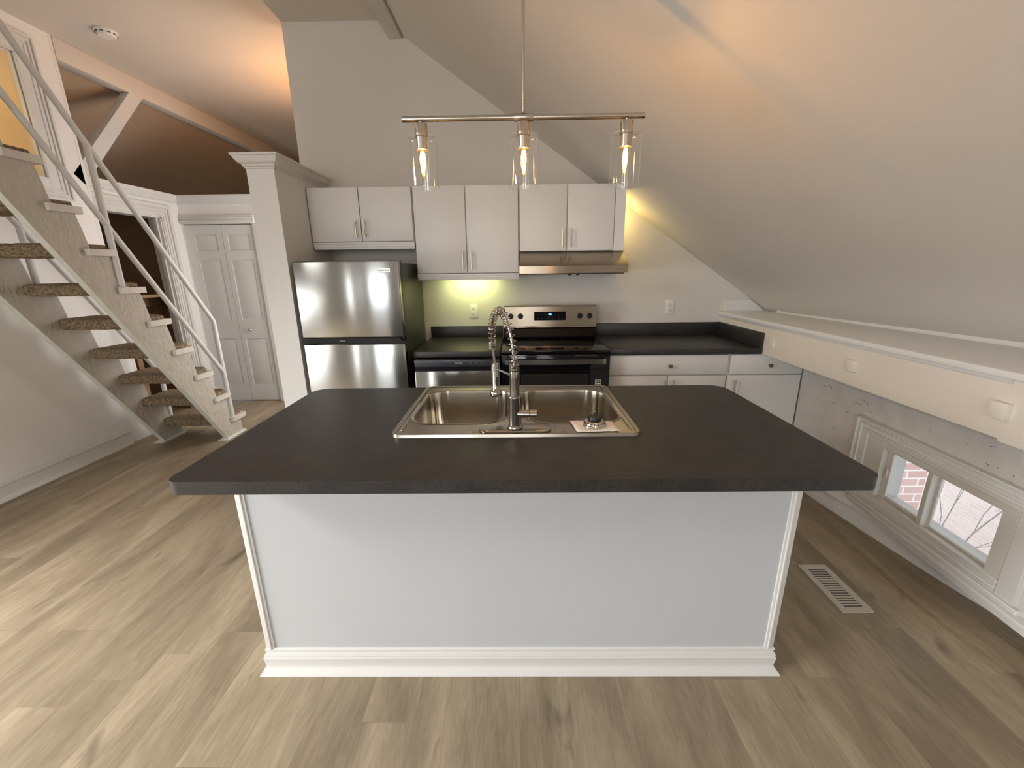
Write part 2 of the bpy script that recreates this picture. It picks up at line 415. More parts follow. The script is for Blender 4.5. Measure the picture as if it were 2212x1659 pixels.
# knee wall (right) with window hole: plane x = KX(y)
KS = .068
def KX(y): return 1.975+KS*(max(y, 0)-1.8)
WN = (1.47, 2.17, .195, .535)     # hole in the plaster (y0,y1,z0,z1)
kw = B()
def kbox(y0, y1, z0, z1):
    kw.prism([(KX(y0), y0), (KX(y0)+.10, y0), (KX(y1)+.10, y1), (KX(y1), y1)], 'z', z0, z1)
kbox(REAR, 0, .10, 1.09); kbox(0, WN[0], .10, 1.09); kbox(WN[0], WN[1], .10, WN[2]); kbox(WN[0], WN[1], WN[3], 1.09); kbox(WN[1], 2.9085, .10, 1.09)
bmesh.ops.remove_doubles(kw.bm, verts=kw.bm.verts, dist=1e-5)
struct(kw.done('wall_right', 'plaster'))
struct(B().box(2.0575, 2.25, 2.909, WY, 0, 1.084).done('wall_right', 'plaster'))
# baseboard of the knee wall, leaning the way the old floor line runs
bb = B()
st = [(REAR, 2.30), (.3, 2.19), (1.0, 2.125), (1.401, 2.083), (1.57, 2.049), (1.755, 2.016), (1.95, 1.99), (2.189, 1.960), (2.366, 1.936), (2.508, 1.928), (2.9, 1.915)]
rings = []
for y, xf in st:
    k = KX(y)
    rings.append([Vector((k-.004, y, .150)), Vector((k-.012, y, .143)), Vector((k-.014, y, .13)), Vector((min(xf, k-.006+0*y) if xf < k else k+.35*(xf-k), y, .095)), Vector((k+.45*(xf-k), y, .09)), Vector((xf+.002, y, .03)), Vector((xf, y, 0)), Vector((max(xf, k)+.1, y, 0)), Vector((max(xf, k)+.1, y, .150))])
bb.loft(rings, smooth=False)
struct(bb.done('baseboard_right', 'trim'))

# ---- ledge on top of the heavy beam along the knee wall
lg = sgroup('trim_1', (1.85, 2, 1.085), 'white ledge running along the foot of the sloping wall')
B().prism([(1.700, 1.088), (1.704, 1.106), (1.712, 1.110), (2.58, 1.110), (2.58, 1.085), (1.702, 1.083)], 'y', REAR, 3.555).done('ledge_board', 'trim', lg)
B().prism([(1.716, 1.085), (1.716, 1.072), (1.7250, 1.060), (1.7250, 1.085)], 'y', 1.405, 3.555).done('bed_moulding', 'trim', lg)
bk = B()
rings = []
for y, x in [(q, foot_x(q)-.058) for q in (REAR, -.5, 1.0, 2.2, 3.36)]:
    z = 1.110
    rings.append([Vector((x, y, z)), Vector((x, y, z+.024)), Vector((x+.006, y, z+.036)), Vector((x+.02, y, z+.042)), Vector((x+.09, y, z+.03)), Vector((x+.09, y, z))])
bk.loft(rings, smooth=False).done('back_moulding', 'trim', lg)
B().prism([(1.747, 1.1101), (1.742, 1.198), (1.955, 1.198), (2.075, 1.1101)], 'y', 3.535, 3.556).prism([(1.747, 1.135), (1.745, 1.155), (2.0, 1.155), (2.03, 1.135)], 'y', 3.53, 3.536).done('end_skirting', 'trim', lg)

# ---- heavy beam
bm_ = sgroup('trim_2', (1.83, 1.5, .86), 'cream painted old timber beam with square peg ends')
bmb = B()
zb = lambda y: .8625+(y-1.4)*.0085
bmb.loft([[Vector((1.7247, y, z0(y))), Vector((1.7247, y, 1.082)), Vector((2.16, y, 1.082)), Vector((2.16, y, z0(y)))] for y, z0 in ((1.402, zb), (2.2, zb), (3.0, zb), (3.556, zb))], smooth=False)
bmb.box(1.7235, 2.16, REAR, 1.4015, .8535, 1.0825)
bmb.done('beam_timber', 'beam', bm_)
for yy, zz, a in ((2.792, .972, .008), (2.097, .972, .018), (1.414, .966, .022)):
    bp = B(); bp.box(1.7247-a, 1.76, yy-.030, yy+.030, zz-.030, zz+.030, .003)
    bp.done('peg', 'beam', bm_)

# ---- flat-ceiling beam
cbm = sgroup('trim_3', (-.85, 2, 3.09), 'small white ceiling beam ending against the kitchen wall')
B().box(-.902, -.806, REAR, 3.553, 3.082, 3.26, .003).done('beam_board', 'trim', cbm)
B().box(-.806, -.788, REAR, 3.553, 3.110, 3.24, .003).done('side_strip', 'trim', cbm)

# ---- partition beside the fridge with crown cap
struct(B().box(-1.671, -1.497, 2.836, WY-.001, 0, 2.10).done('wall_partition', 'white'))
cap = B()
pr = [(0, 2.088), (.006, 2.090), (.007, 2.100), (.014, 2.103), (.016, 2.114), (.024, 2.116), (.034, 2.126), (.044, 2.142), (.050, 2.155), (.057, 2.157), (.057, 2.170), (0, 2.170)]
cap.sweep(pr, [(-1.497, WY-.002), (-1.497, 2.836), (-1.671, 2.836), (-1.671, WY-.002)][::-1])
cap.box(-1.672, -1.496, 2.83, WY-.002, 2.10, 2.169)
struct(cap.done('trim_4', 'trim'), 'white crown moulding capping the partition')

# ---- hall beyond: low walls, closet fronts
XD = -3.55
hd = B()
DO = (3.76, 4.43, 2.015)      # doorway in the low left wall
hd.box(XD-.1, XD, 3.665, DO[0], 0, 2.2); hd.box(XD-.1, XD, DO[0], DO[1], DO[2], 2.2); hd.box(XD-.1, XD, DO[1], 4.70, 0, 2.2)
struct(hd.done('wall_hall', 'leftwall'))
hb = B()
hb.box(-3.60, -3.532, 4.682, 4.80, 0, 2.2); hb.box(-3.532, -2.778, 4.682, 4.80, 1.975, 2.2); hb.box(-2.778, -1.2, 4.682, 4.80, 0, 2.2)
struct(hb.done('wall_closet', 'leftwall'))
# casing of doorway
dc = sgroup('trim_5', (XD, 4.1, 0), 'white moulded casing around the dark doorway')
cpr = lambda o: [(0, 0)]
def casing_v(y0, y1, z0, z1, x, nm, steps, par):
    b = B()
    for a, w0, w1 in steps: b.box(x-.001, x+a, y0+w0*(y1-y0), y0+w1*(y1-y0), z0, z1, .0015, 1)
    return b.done(nm, 'trim', par)
steps = ((.012, 0, 1), (.020, .12, .30), (.020, .42, .58), (.028, .70, 1))
b = B()
for a, w0, w1 in steps: b.box(XD-.001, XD+a, DO[1]+w0*.115, DO[1]+w1*.115, 0, DO[2]+w1*.118-.001*(a > .013), .0015, 1)
b.done('side_casing', 'trim', dc)
b = B()
for a, w0, w1 in steps: b.box(XD-.001, XD+a-.0004, 3.665, DO[1]+w1*.115-.001*(a > .013), DO[2]+w0*.118, DO[2]+w1*.118, .0015, 1)
b.done('head_casing', 'trim', dc)
b = B(); b.box(XD-.12, XD-.0, DO[1]-.012, DO[1]+.002, 0, DO[2]); b.box(XD-.12, XD, DO[0], DO[1], DO[2]-.012, DO[2]+.002)
b.box(XD-.06, XD-.03, DO[1]-.028, DO[1]-.012, 0, DO[2]-.012)
b.done('jamb', 'trim', dc)
# crown along the top of both low walls
cr = B()
cpr = [(0, 2.165), (.008, 2.165), (.010, 2.178), (.018, 2.182), (.022, 2.198), (.036, 2.215), (.044, 2.236), (.044, 2.250), (-.10, 2.250), (-.10, 2.20), (0, 2.20)]
cr.sweep(cpr, [(XD, 3.665), (XD, 4.682), (-1.2, 4.682)])
struct(cr.done('trim_6', 'trim'), 'white crown moulding along the low hall walls')
# bifold head trim
hh = B()
hh.box(-3.545, -2.76, 4.664, 4.684, 1.968, 2.055, .001); hh.box(-3.545, -2.76, 4.655, 4.666, 1.978, 2.008, .004); hh.box(-3.545, -2.76, 4.658, 4.666, 2.016, 2.032, .003); hh.box(-3.545, -2.76, 4.661, 4.666, 2.040, 2.052, .002)
hh.box(-2.782, -2.74, 4.664, 4.684, 0, 1.968)
struct(hh.done('trim_7', 'trim'), 'white head moulding above the bifold door')

# bifold door
dr = sgroup('door_1', (-3.15, 4.70, 0), 'white six-panel bifold closet door')
for i, (x0, x1) in enumerate(((-3.530, -3.1365), (-3.1325, -2.783))):
    b = B(); pz = ((1.70, 1.862), (.957, 1.602), (.195, .745))
    px0, px1 = x0+.100, x1-.062
    if i == 1: px0, px1 = x0+.050, x1-.062
    y0 = 4.684; y1 = 4.720
    b.box(x0, x1, y0+.008, y1, .012, 1.960)
    b.box(x0, px0, y0, y0+.01, .012, 1.960); b.box(px1, x1, y0, y0+.01, .012, 1.960)
    zs = [.012]+[z for q in reversed(pz) for z in q]+[1.960]
    for k in range(0, len(zs), 2): b.box(px0, px1, y0, y0+.01, zs[k], zs[k+1])
    leaf = b.done('door_leaf', 'trim', dr)
    for z0, z1 in pz:
        q = B(); m1, m2 = .006, .032
        o0 = [Vector((px0+m1, y0+.0085, z0+m1)), Vector((px1-m1, y0+.0085, z0+m1)), Vector((px1-m1, y0+.0085, z1-m1)), Vector((px0+m1, y0+.0085, z1-m1))]
        o1 = [Vector((px0+m2, y0+.001, z0+m2)), Vector((px1-m2, y0+.001, z0+m2)), Vector((px1-m2, y0+.001, z1-m2)), Vector((px0+m2, y0+.001, z1-m2))]
        q.loft([o0, o1], smooth=False).done('raised_panel', 'trim', leaf)
B().lathe([(.006, 4.684), (.006, 4.665), (.010, 4.662), (.017, 4.655), (.018, 4.645), (.012, 4.636), (.001, 4.634)], -2.991, 0, 'y', .845, 20).done('door_knob', 'chrome', dr, smooth=True)

# dark closet behind the doorway and attic space above
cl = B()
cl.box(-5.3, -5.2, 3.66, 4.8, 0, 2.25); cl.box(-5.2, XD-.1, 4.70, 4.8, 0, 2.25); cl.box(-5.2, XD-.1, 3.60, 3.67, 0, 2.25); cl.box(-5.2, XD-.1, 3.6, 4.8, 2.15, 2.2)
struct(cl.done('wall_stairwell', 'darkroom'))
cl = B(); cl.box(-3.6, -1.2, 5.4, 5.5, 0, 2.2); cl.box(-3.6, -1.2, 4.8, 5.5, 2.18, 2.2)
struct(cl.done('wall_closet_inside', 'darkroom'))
at = B()
# sloping attic side beyond the beam, far gable
at.face([(-3.5, 3.66, 3.14), (-3.5, 8.5, 3.14), (-6.6, 8.5, 1.02), (-6.6, 3.66, 1.02)])
at.box(-6.6, -1.2, 7.3, 7.4, 1.0, 3.2)
at.box(-6.6, -3.6, 3.60, 3.66, 2.2, 3.2)
at.box(-1.25, -1.15, WY+.1, 7.4, 0, 3.2)
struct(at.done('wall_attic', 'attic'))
ab = sgroup('trim_8', (-3.5, 5, 3.0), 'long tan beam over the hall with a diagonal brace')
B().box(-3.565, -3.462, 3.668, 7.29, 3.045, 3.199, .003).done('beam_board', 'ceil', ab)
# diagonal brace (in the plane of the beam)
b = B(); p0 = Vector((-3.50, 4.40, 3.10)); p1 = Vector((-3.50, 3.60, 2.20))
d = (p1-p0).normalized(); n = Vector((0, d.z, -d.y))
for sgn in (1,):
    w = .052
    ring = lambda p: [p+n*w+Vector((-.04, 0, 0)), p+n*w+Vector((.035, 0, 0)), p-n*w+Vector((.035, 0, 0)), p-n*w+Vector((-.04, 0, 0))]
    b.loft([ring(p0), ring(p1)], smooth=False)
b.done('brace', 'trim', ab)
# post-like inner edge of left wall end
struct(B().box(XL-.101, XL+.002, 3.640, 3.6635, 0, H-.002, .002).done('trim_9', 'leftwall'), 'end board of the left wall')

# raw wooden boards inside the dark doorway
t = thing('wooden_shelf', 'raw oak shelf boards inside the dark doorway', 'shelf', (-3.95, 4.5, 0))
B().box(-4.25, -3.70, 4.15, 4.66, 1.235, 1.262).done('top_board', 'oakstep', t)
B().box(-4.2, -3.92, 4.40, 4.66, 1.13, 1.235).done('front_board', 'oakstep', t)
B().box(-3.93, -3.90, 4.55, 4.62, 0, 1.13).done('upright', 'oakstep', t)
B().box(-3.93, -3.90, 4.16, 4.22, 0, 1.235).done('upright', 'oakstep', t)

# ---- left wall baseboard
bp = B()
bpr = [(0, .142), (.006, .142), (.010, .134), (.010, .126), (.016, .120), (.017, .106), (.012, .100), (.012, .036), (.016, .026), (.022, .012), (.024, 0), (0, 0)]
bp.sweep(bpr, [(XL, REAR), (XL, 3.438)][::1])
struct(bp.done('baseboard_left', 'trim'))

# ---- interior window in the left wall (window_2)
w2 = sgroup('window_2', (XL, 2.83, 2.1), 'tall interior window in the left wall, warm room beyond')
y0, y1, z0, z1 = WA
def frame_ring(b, y0, y1, z0, z1, w, x0, x1):
    b.box(x0, x1, y0-w, y0, z0-w, z1+w, .0015, 1); b.box(x0, x1, y1, y1+w, z0-w, z1+w, .0015, 1)
    b.box(x0, x1, y0, y1, z0-w, z0, .0015, 1); b.box(x0, x1, y0, y1, z1, z1+w, .0015, 1)
b = B()
frame_ring(b, y0+.0005, y1-.0005, z0+.0005, z1-.0005, .135, XL-.001, XL+.014)
frame_ring(b, y0-.128, y1+.128, z0-.128, z1+.128, .016, XL-.001, XL+.026)
frame_ring(b, y0-.100, y1+.100, z0-.100, z1+.100, .014, XL-.001, XL+.024)
frame_ring(b, y0-.070, y1+.070, z0-.070, z1+.070, .014, XL-.001, XL+.021)
frame_ring(b, y0+.003, y1-.003, z0+.003, z1-.003, .013, XL-.0015, XL+.020)
b.done('window_casing', 'trim', w2)
b = B(); frame_ring(b, y0+.012, y1-.012, z0+.012, z1-.012, .009, XL-.030, XL-.004)
b.done('jamb', 'trim', w2)
B().box(XL-.022, XL-.019, y0+.005, y1-.005, z0+.005, z1-.005).done('pane', 'pane', w2)
rm = B()   # warm room beyond
rm.box(-5.1, -5.0, 1.2, 3.6, 1.4, 3.2); rm.box(-5.1, XL-.031, 1.2, 1.25, 1.4, 3.2); rm.box(-5.1, XL-.031, 3.54, 3.6, 1.4, 3.2); rm.box(-5.1, XL-.031, 1.2, 3.6, 1.35, 1.4)
struct(rm.done('wall_landing', 'cream'))

# unseen left and rear windows, made up as light sources
def unseen_window(n, axis, a0, a1, z0, z1, pos, depth):
    g = sgroup('window_%d' % n, ((pos, (a0+a1)/2, z0) if axis == 'x' else ((a0+a1)/2, pos, z0)))  # out of view, added to bring light in
    b = B()
    def bx(u0, u1, w0, w1, d0=-.10, d1=.02):
        if axis == 'x': b.box(pos+d0, pos+d1, u0, u1, w0, w1)
        else: b.box(u0, u1, pos+d0, pos+d1, w0, w1)
    w = .05
    bx(a0-.07, a0, z0-.07, z1+.07, -.005); bx(a1, a1+.07, z0-.07, z1+.07, -.005); bx(a0, a1, z0-.07, z0, -.005); bx(a0, a1, z1, z1+.07, -.005)
    bx(a0, a0+w, z0, z1, -.07, -.03); bx(a1-w, a1, z0, z1, -.07, -.03); bx(a0, a1, z0, z0+w, -.07, -.03); bx(a0, a1, z1-w, z1, -.07, -.03)
    m = (z0+z1)/2; bx(a0, a1, m-.02, m+.02, -.07, -.03)
    b.done('window_frame', 'trim', g)
    q = B()
    if axis == 'x': q.box(pos-.052, pos-.049, a0, a1, z0, z1)
    else: q.box(a0, a1, pos-.052, pos-.049, z0, z1)
    q.done('pane', 'pane', g)
unseen_window(3, 'x', WBw[0], WBw[1], WBw[2], WBw[3], XL, .1)
unseen_window(6, 'x', WC[0], WC[1], WC[2], WC[3], XL, .1)
unseen_window(7, 'x', WD[0], WD[1], WD[2], WD[3], XL, .1)
unseen_window(4, 'y', W3[0], W3[1], W3[2], W3[3], REAR, .1)
unseen_window(5, 'y', W4[0], W4[1], W4[2], W4[3], REAR, .1)

# ---- slider window low in the knee wall (window_1); built in a frame turned with the wall
w1 = sgroup('window_1', (KX(1.82), 1.82, .15), 'low sliding window under the beam with brick outside')
ang = -math.atan(KS)
MW = Matrix.Translation((KX(1.8), 1.8, 0)) @ Matrix.Rotation(ang, 4, 'Z')
# local: x outwards(+), y along wall relative to 1.8
def wb(): return B()
YA, YB, ZA, ZB = -.315, .290, .232, .512          # glazed opening (local y)
b = wb()   # outer casing with stepped mouldings
def ring2(b, ya, yb, za, zb_, w, x0, x1, bev=.002):
    b.box(x0, x1, ya-w, ya, za-w, zb_+w, bev, 1); b.box(x0, x1, yb, yb+w, za-w, zb_+w, bev, 1)
    b.box(x0, x1, ya, yb, za-w, za, bev, 1); b.box(x0, x1, ya, yb, zb_, zb_+w, bev, 1)
ca, cb_, cz0, cz1 = -.375, .405, .175, .548
b.box(-.0215, .0095, cb_, cb_+.095, .1505, cz1+.083, .003, 1); b.box(-.014, .0095, ca-.07, ca, .1505, cz1+.083, .003, 1)
b.box(-.022, .01, ca-.0705, cb_+.0955, cz1, cz1+.0835, .003, 1)
for o_, w_, h_ in ((.018, .014, .030), (.048, .012, .028), (.074, .011, .034)):
    b.box(-h_, .005, ca-.07, cb_+o_+w_, cz1+o_, cz1+o_+w_, .003, 1)
    if o_ > .02: b.box(-h_, .005, cb_+o_, cb_+o_+w_, .150, cz1+o_+w_, .003, 1)
b.move(MW).done('window_casing', 'trim', w1)
b = wb()   # stool / apron at the bottom with a bright nose
b.box(-.042, .02, ca-.16, cb_+.04, .134, .1498, .004, 2); b.box(-.030, .02, ca-.16, cb_+.05, .112, .1335, .003, 1); b.box(-.022, .02, ca-.16, cb_+.055, .094, .1115, .003, 1); b.box(-.026, .01, ca-.10, cb_+.03, .150, .172, .004, 1)
b.box(-.016, .012, ca+.0004, cb_-.0004, .1715, .2305, .002, 1); b.box(-.024, -.010, ca, cb_, .190, .200, .003, 1)
b.move(MW).done('window_sill', 'trim', w1)
b = wb()   # wide inner frame
b.box(-.012, .045, YB, cb_-.001, .181, cz1-.001, .002, 1); b.box(-.012, .045, ca+.001, YA, .181, cz1-.001, .002, 1); b.box(-.0115, .0445, YA-.001, YB+.001, ZB, cz1-.0015, .002, 1); b.box(-.0115, .0445, YA-.001, YB+.001, .1815, ZA, .002, 1)
b.move(MW).done('window_frame', 'sash', w1)
b = wb()   # left sliding sash
b.box(.014, .036, .250, .2895, ZA+.0003, ZB-.0003, .002, 1); b.box(.0145, .0355, .012, .030, ZA+.0006, ZB-.0006, .002, 1); b.box(.015, .035, .012, .289, ZA+.0009, ZA+.020, .002, 1); b.box(.015, .035, .012, .289, ZB-.016, ZB-.0009, .002, 1)
b.move(MW)
ls = b.done('sliding_sash', 'sash', w1)
b = wb(); b.box(.006, .016, .262, .272, ZA+.12, ZA+.17, .002, 1); b.move(MW); b.done('latch', 'sash', ls)
b = wb(); b.box(.006, .016, .12, .16, ZA+.010, ZA+.024, .002, 1); b.move(MW); b.done('latch', 'sash', ls)
b = wb(); b.box(-.008, .0338, -.0022, .024, ZA+.0002, ZB-.0002, .002, 1); b.move(MW); b.done('meeting_stile', 'sash', w1)
b = wb(); b.box(.018, .034, YA+.0003, YA+.010, ZA+.0004, ZB-.0004, .001, 1); b.box(.0225, .034, -.016, -.002, ZA+.0004, ZB-.0004, .001, 1); b.box(.0183, .034, YA+.0006, -.002, ZA+.0007, ZA+.012, .001, 1); b.box(.0183, .034, YA+.0006, -.002, ZB-.008, ZB-.0007, .001, 1); b.move(MW); b.done('fixed_sash', 'sash', w1)
b = wb(); b.box(.024, .027, .028, .252, ZA+.018, ZB-.014); b.move(MW); b.done('pane', 'pane', w1)
b = wb(); b.box(.025, .028, YA+.009, -.014, ZA+.011, ZB-.007); b.move(MW); b.done('pane', 'pane', w1)
# reveal through the wall
b = wb()
b.box(.05, .118, .290, .40, .15, .58); b.box(.05, .118, -.40, -.315, .15, .58); b.box(.05, .118, -.315, .290, .12, .222); b.box(.05, .118, -.315, .290, .522, .60)
b.move(MW).done('reveal', 'trim', w1)

# pits and cracks in the old plaster
pc = B(); rnd = random.Random(3)
def crack(y, z, l, a=0):
    n = 5; pts = []
    for i in range(n+1):
        yy = y+l*(i/n-.5)*math.cos(a)+rnd.uniform(-.001, .001); zz = z+l*(i/n-.5)*math.sin(a)+rnd.uniform(-.0018, .0018)
        pts.append((KX(yy)-.0006, yy, zz))
    pc.tube(pts, [.0004]+[.0009]*(n-1)+[.0004], 5)
for y, z, l, a in ((2.78, .76, .03, .3), (2.66, .70, .05, -.2), (2.60, .71, .035, .4), (2.55, .62, .04, -.3), (2.42, .60, .03, .2), (2.35, .68, .06, -.1), (2.30, .71, .05, .1), (2.25, .665, .035, 0), (2.62, .50, .03, .1), (2.5, .47, .04, -.2), (2.1, .775, .1, -.05), (1.9, .79, .08, .02), (1.75, .80, .06, .05), (1.62, .79, .05, .2), (1.6, .74, .03, -.3), (2.5, .84, .08, 0), (2.3, .83, .1, 0), (1.52, .63, .05, -.1), (1.6, .66, .015, .3), (1.44, .60, .03, -.2)):
    crack(y, z, l, a)
for y, z in ((2.62, .56), (2.28, .70), (1.88, .70), (1.70, .705), (1.56, .665), (1.50, .66), (2.2, .75), (2.44, .55)):
    pc.lathe([(.0026, KX(y)+.004), (.0022, KX(y)-.0005)], y, 0, 'x', z, 8)
pc.done('plaster_cracks', 'slot').parent = None
o = bpy.data.objects['plaster_cracks']; struct(o); o.name = 'trim_10'; o['label'] = 'cracks and pits in the old plaster'
# ------------------------------------------------------------------ outdoors
t = B().box(2.30, 3.50, 3.25, 3.6, -5, 3.0).done('brick_wall', 'brick'); tag(t, 'red brick wall seen through the left half of the low window', 'wall')
t = B().box(9.5, 10, -6, 16, -5, 3.2).done('brick_wall', 'brickfar'); tag(t, 'distant pale brick wall behind the bare twigs', 'wall')
t = B().box(2.3, 14, -8, 9, -5.2, -5.0).done('ground', 'ground'); t['kind'] = 'structure'
t = thing('tree', 'bare twiggy young tree outside the right half of the low window', 'tree', (5.3, 4.35, -5))
b = B(); rnd = random.Random(11)
def branch(p, d, l, r, dep, out):
    pts = [p]; q = p.copy()
    for i in range(5):
        d = (d+Vector((rnd.uniform(-.18, .18), rnd.uniform(-.18, .18), rnd.uniform(-.12, .16)))).normalized(); q = q+d*l/5; pts.append(q.copy())
    b.tube(pts, [r*(1-.12*i) for i in range(6)], 6)
    if dep == 0: out.append(q.copy()); return
    for k in range(3):
        nd = (d+Vector((rnd.uniform(-.8, .8), rnd.uniform(-.8, .8), rnd.uniform(-.2, .5)))).normalized()
        branch(pts[2+k], nd, l*.62, r*.5, dep-1, out)
tips = []
branch(Vector((5.3, 4.35, -5)), Vector((-.03, 0, 1)), 3.3, .022, 4, tips)
b.done('trunk', 'bark', t)
b = B()
for q in tips:
    if q.z > -1.5 and rnd.random() < .7:
        for k in range(3):
            c = q+Vector((rnd.uniform(-.08, .08), rnd.uniform(-.08, .08), rnd.uniform(-.06, .06))); a = Vector((rnd.uniform(-1, 1), rnd.uniform(-1, 1), rnd.uniform(-1, 1))).normalized()*.022; e = a.orthogonal().normalized()*.011
            b.face([c-a, c+e, c+a, c-e])
lf = b.done('leaves', 'leaf', t); lf['kind'] = 'stuff'

# ================================================================== ISLAND
isl = thing('kitchen_island', 'white panelled kitchen island base with moulded skirting under the dark top', 'kitchen island', (0, 1.55, 0))
BX0, BX1, BY0, BY1 = -.947, .940, 1.2387, 1.885
b = B(); b.box(BX0+.006, BX1-.006, BY0, BY0+.018, .0, .8735)
b.box(BX0+.006, BX0+.022, BY0, BY1, 0, .8735); b.box(BX1-.022, BX1-.006, BY0, BY1, 0, .8735); b.box(BX0+.006, BX1-.006, BY1-.018, BY1, .1, .8735); b.box(BX0+.02, BX1-.02, BY0+.02, BY1-.02, .08, .10)
b.done('panel', 'panel', isl)
for x0, x1, s in ((BX0-.002, BX0+.031, 1), (BX1-.031, BX1+.002, -1)):
    b = B(); b.box(x0, x1, BY0-.005, BY0+.03, .100, .8735, .003, 2)
    xm = (x0+x1)/2+s*.003; b.box(xm-.004, xm+.004, BY0-.009, BY0, .100, .8735, .003, 2)
    b.done('corner_trim', 'trim', isl)
b = B()
spr = [(-.01, .108), (.003, .108), (.007, .103), (.008, .098), (.002, .096), (.003, .092), (.010, .082), (.012, .074), (.010, .071), (.014, .067), (.014, .062), (.010, .030), (.013, .022), (.022, .010), (.029, .003), (.030, 0), (-.01, 0)]
b.sweep(spr, [(BX0, BY1), (BX0, BY0), (BX1, BY0), (BX1, BY1)])
b.done('baseboard', 'trim', isl)
# worktop
top = B()
outer = rrect(-.9793, .9944, 1.0233, 1.9588, (.038, .038, .075, .075), 10)
sx0, sx1, sy0, sy1 = -.437, .427, 1.325, 1.945
hole = rrect(sx0+.02, sx1-.02, sy0+.02, sy1-.02, .03, 4)
top.plate(outer, [hole], .8745, .914)
o = top.done('worktop', 'laminate')
mdf = o.modifiers.new('bevel', 'BEVEL'); mdf.width = .003; mdf.segments = 2; mdf.limit_method = 'ANGLE'; mdf.angle_limit = math.radians(60)
tag(o, 'charcoal laminate worktop with rounded corners on the white island', 'worktop')

# ---- sink
sk = thing('kitchen_sink', 'double-bowl stainless steel sink set into the island worktop', 'sink', (0, 1.635, .914))
zr = .921
def bowl_outline(side, inset=0.0):
    if side < 0: x0, x1 = -.402, -.022
    else: x0, x1 = .010, .392
    y0, y1 = 1.437, 1.868
    i = inset
    big = .135; sm = .085
    rs = (sm-i*.4, big-i*.4, .075-i*.4, .085-i*.4) if side < 0 else (big-i*.4, sm-i*.4, .085-i*.4, .075-i*.4)
    rs = tuple(max(.02, q) for q in rs)
    return rrect(x0+i, x1-i, y0+i, y1-i, rs, 10)
rim = B()
out = rrect(sx0, sx1, sy0, sy1, .035, 6)
rim.plate(out, [bowl_outline(-1), bowl_outline(1)], zr-.002, zr)
# rolled outer edge
def ringz(lp, z): return [Vector((p[0], p[1], z)) for p in lp]
rim.loft([ringz(rrect(sx0-.002, sx1+.002, sy0-.002, sy1+.002, .036, 6), .9142), ringz(rrect(sx0, sx1, sy0, sy1, .035, 6), zr+.0035), ringz(rrect(sx0+.006, sx1-.006, sy0+.006, sy1-.006, .032, 6), zr+.0045), ringz(rrect(sx0+.014, sx1-.014, sy0+.014, sy1-.014, .028, 6), zr+.001)], cap=False)
rim.done('rim', 'sinksteel', sk)
# embossed bars on the rim
for x in (sx0+.024, sx1-.032): B().box(x, x+.008, sy0+.045, sy1-.035, zr-.001, zr+.0035, .002, 2).done('embossed_rib', 'chrome', sk)
for x in (-.165, .135): B().box(x, x+.035, sy0+.030, sy0+.075, zr-.001, zr+.002, .001, 1).done('embossed_mark', 'sinksteel', sk)
for s, nm in ((-1, 'bowl'), (1, 'bowl')):
    b = B()
    rr = []
    for ins, z in ((-.007, zr+.0008), (-.002, zr+.0028), (.003, zr), (.005, zr-.012), (.008, zr-.10), (.014, zr-.165), (.030, zr-.19), (.06, zr-.198)):
        rr.append(ringz(bowl_outline(s, ins), z))
    b.loft(rr, cap=False)
    lp = bowl_outline(s, .06); cx = sum(p[0] for p in lp)/len(lp); cy = sum(p[1] for p in lp)/len(lp)
    vs = [b.bm.verts.new((p[0], p[1], zr-.198)) for p in lp]; c = b.bm.verts.new((cx, cy, zr-.203))
    for i in range(len(vs)):
        b.bm.faces.new((vs[i], vs[(i+1) % len(vs)], c))
    bo = b.done(nm, 'bowlsteel', sk)
    d = B(); d.lathe([(.046, zr-.2015), (.042, zr-.197), (.034, zr-.199), (.030, zr-.2025), (.001, zr-.2025)], cx, cy, cap=False); d.done('drain', 'chrome', bo)

# ---- spring faucet
fc = thing('kitchen_faucet', 'tall brushed nickel spring faucet with pull-down spray head', 'faucet', (-.008, 1.354, zr))
FX, FY = -.007, 1.372; fc.location.z = .9215
b = B()
b.loft([ringz(rrect(-.137, .122, 1.3405, 1.418, .038, 10), zr+.0012), ringz(rrect(-.137, .122, 1.3405, 1.418, .038, 10), zr+.006), ringz(rrect(-.134, .119, 1.3435, 1.415, .035, 10), zr+.009), ringz(rrect(-.10, .085, 1.353, 1.405, .025, 10), zr+.0115)])
b.done('deck_plate', 'faucetsteel', fc)
b = B()
b.lathe([(.0285, .9335), (.0285, .938), (.0255, .942), (.0225, .944), (.0225, 1.040), (.0235, 1.044), (.0225, 1.0475), (.0165, 1.049), (.0165, 1.108), (.0175, 1.112), (.0165, 1.134)], FX, FY)
for k in range(5):
    z = 1.136+k*.0048; b.lathe([(.0135, z-.002), (.0165, z-.001), (.0165, z+.001), (.0135, z+.002)], FX, FY)
b.done('body', 'faucetsteel', fc)
b = B()
b.tube([(FX+.010, FY-.008, .985), (FX+.050, FY-.012, .985)], .0145, 20)
b.tube([(FX+.0515, FY-.012, .985), (FX+.076, FY-.014, .985)], .0150, 20)
b.box(FX+.048, FX+.054, FY-.018, FY-.008, .966, .974)
b.done('handle', 'faucetsteel', fc)
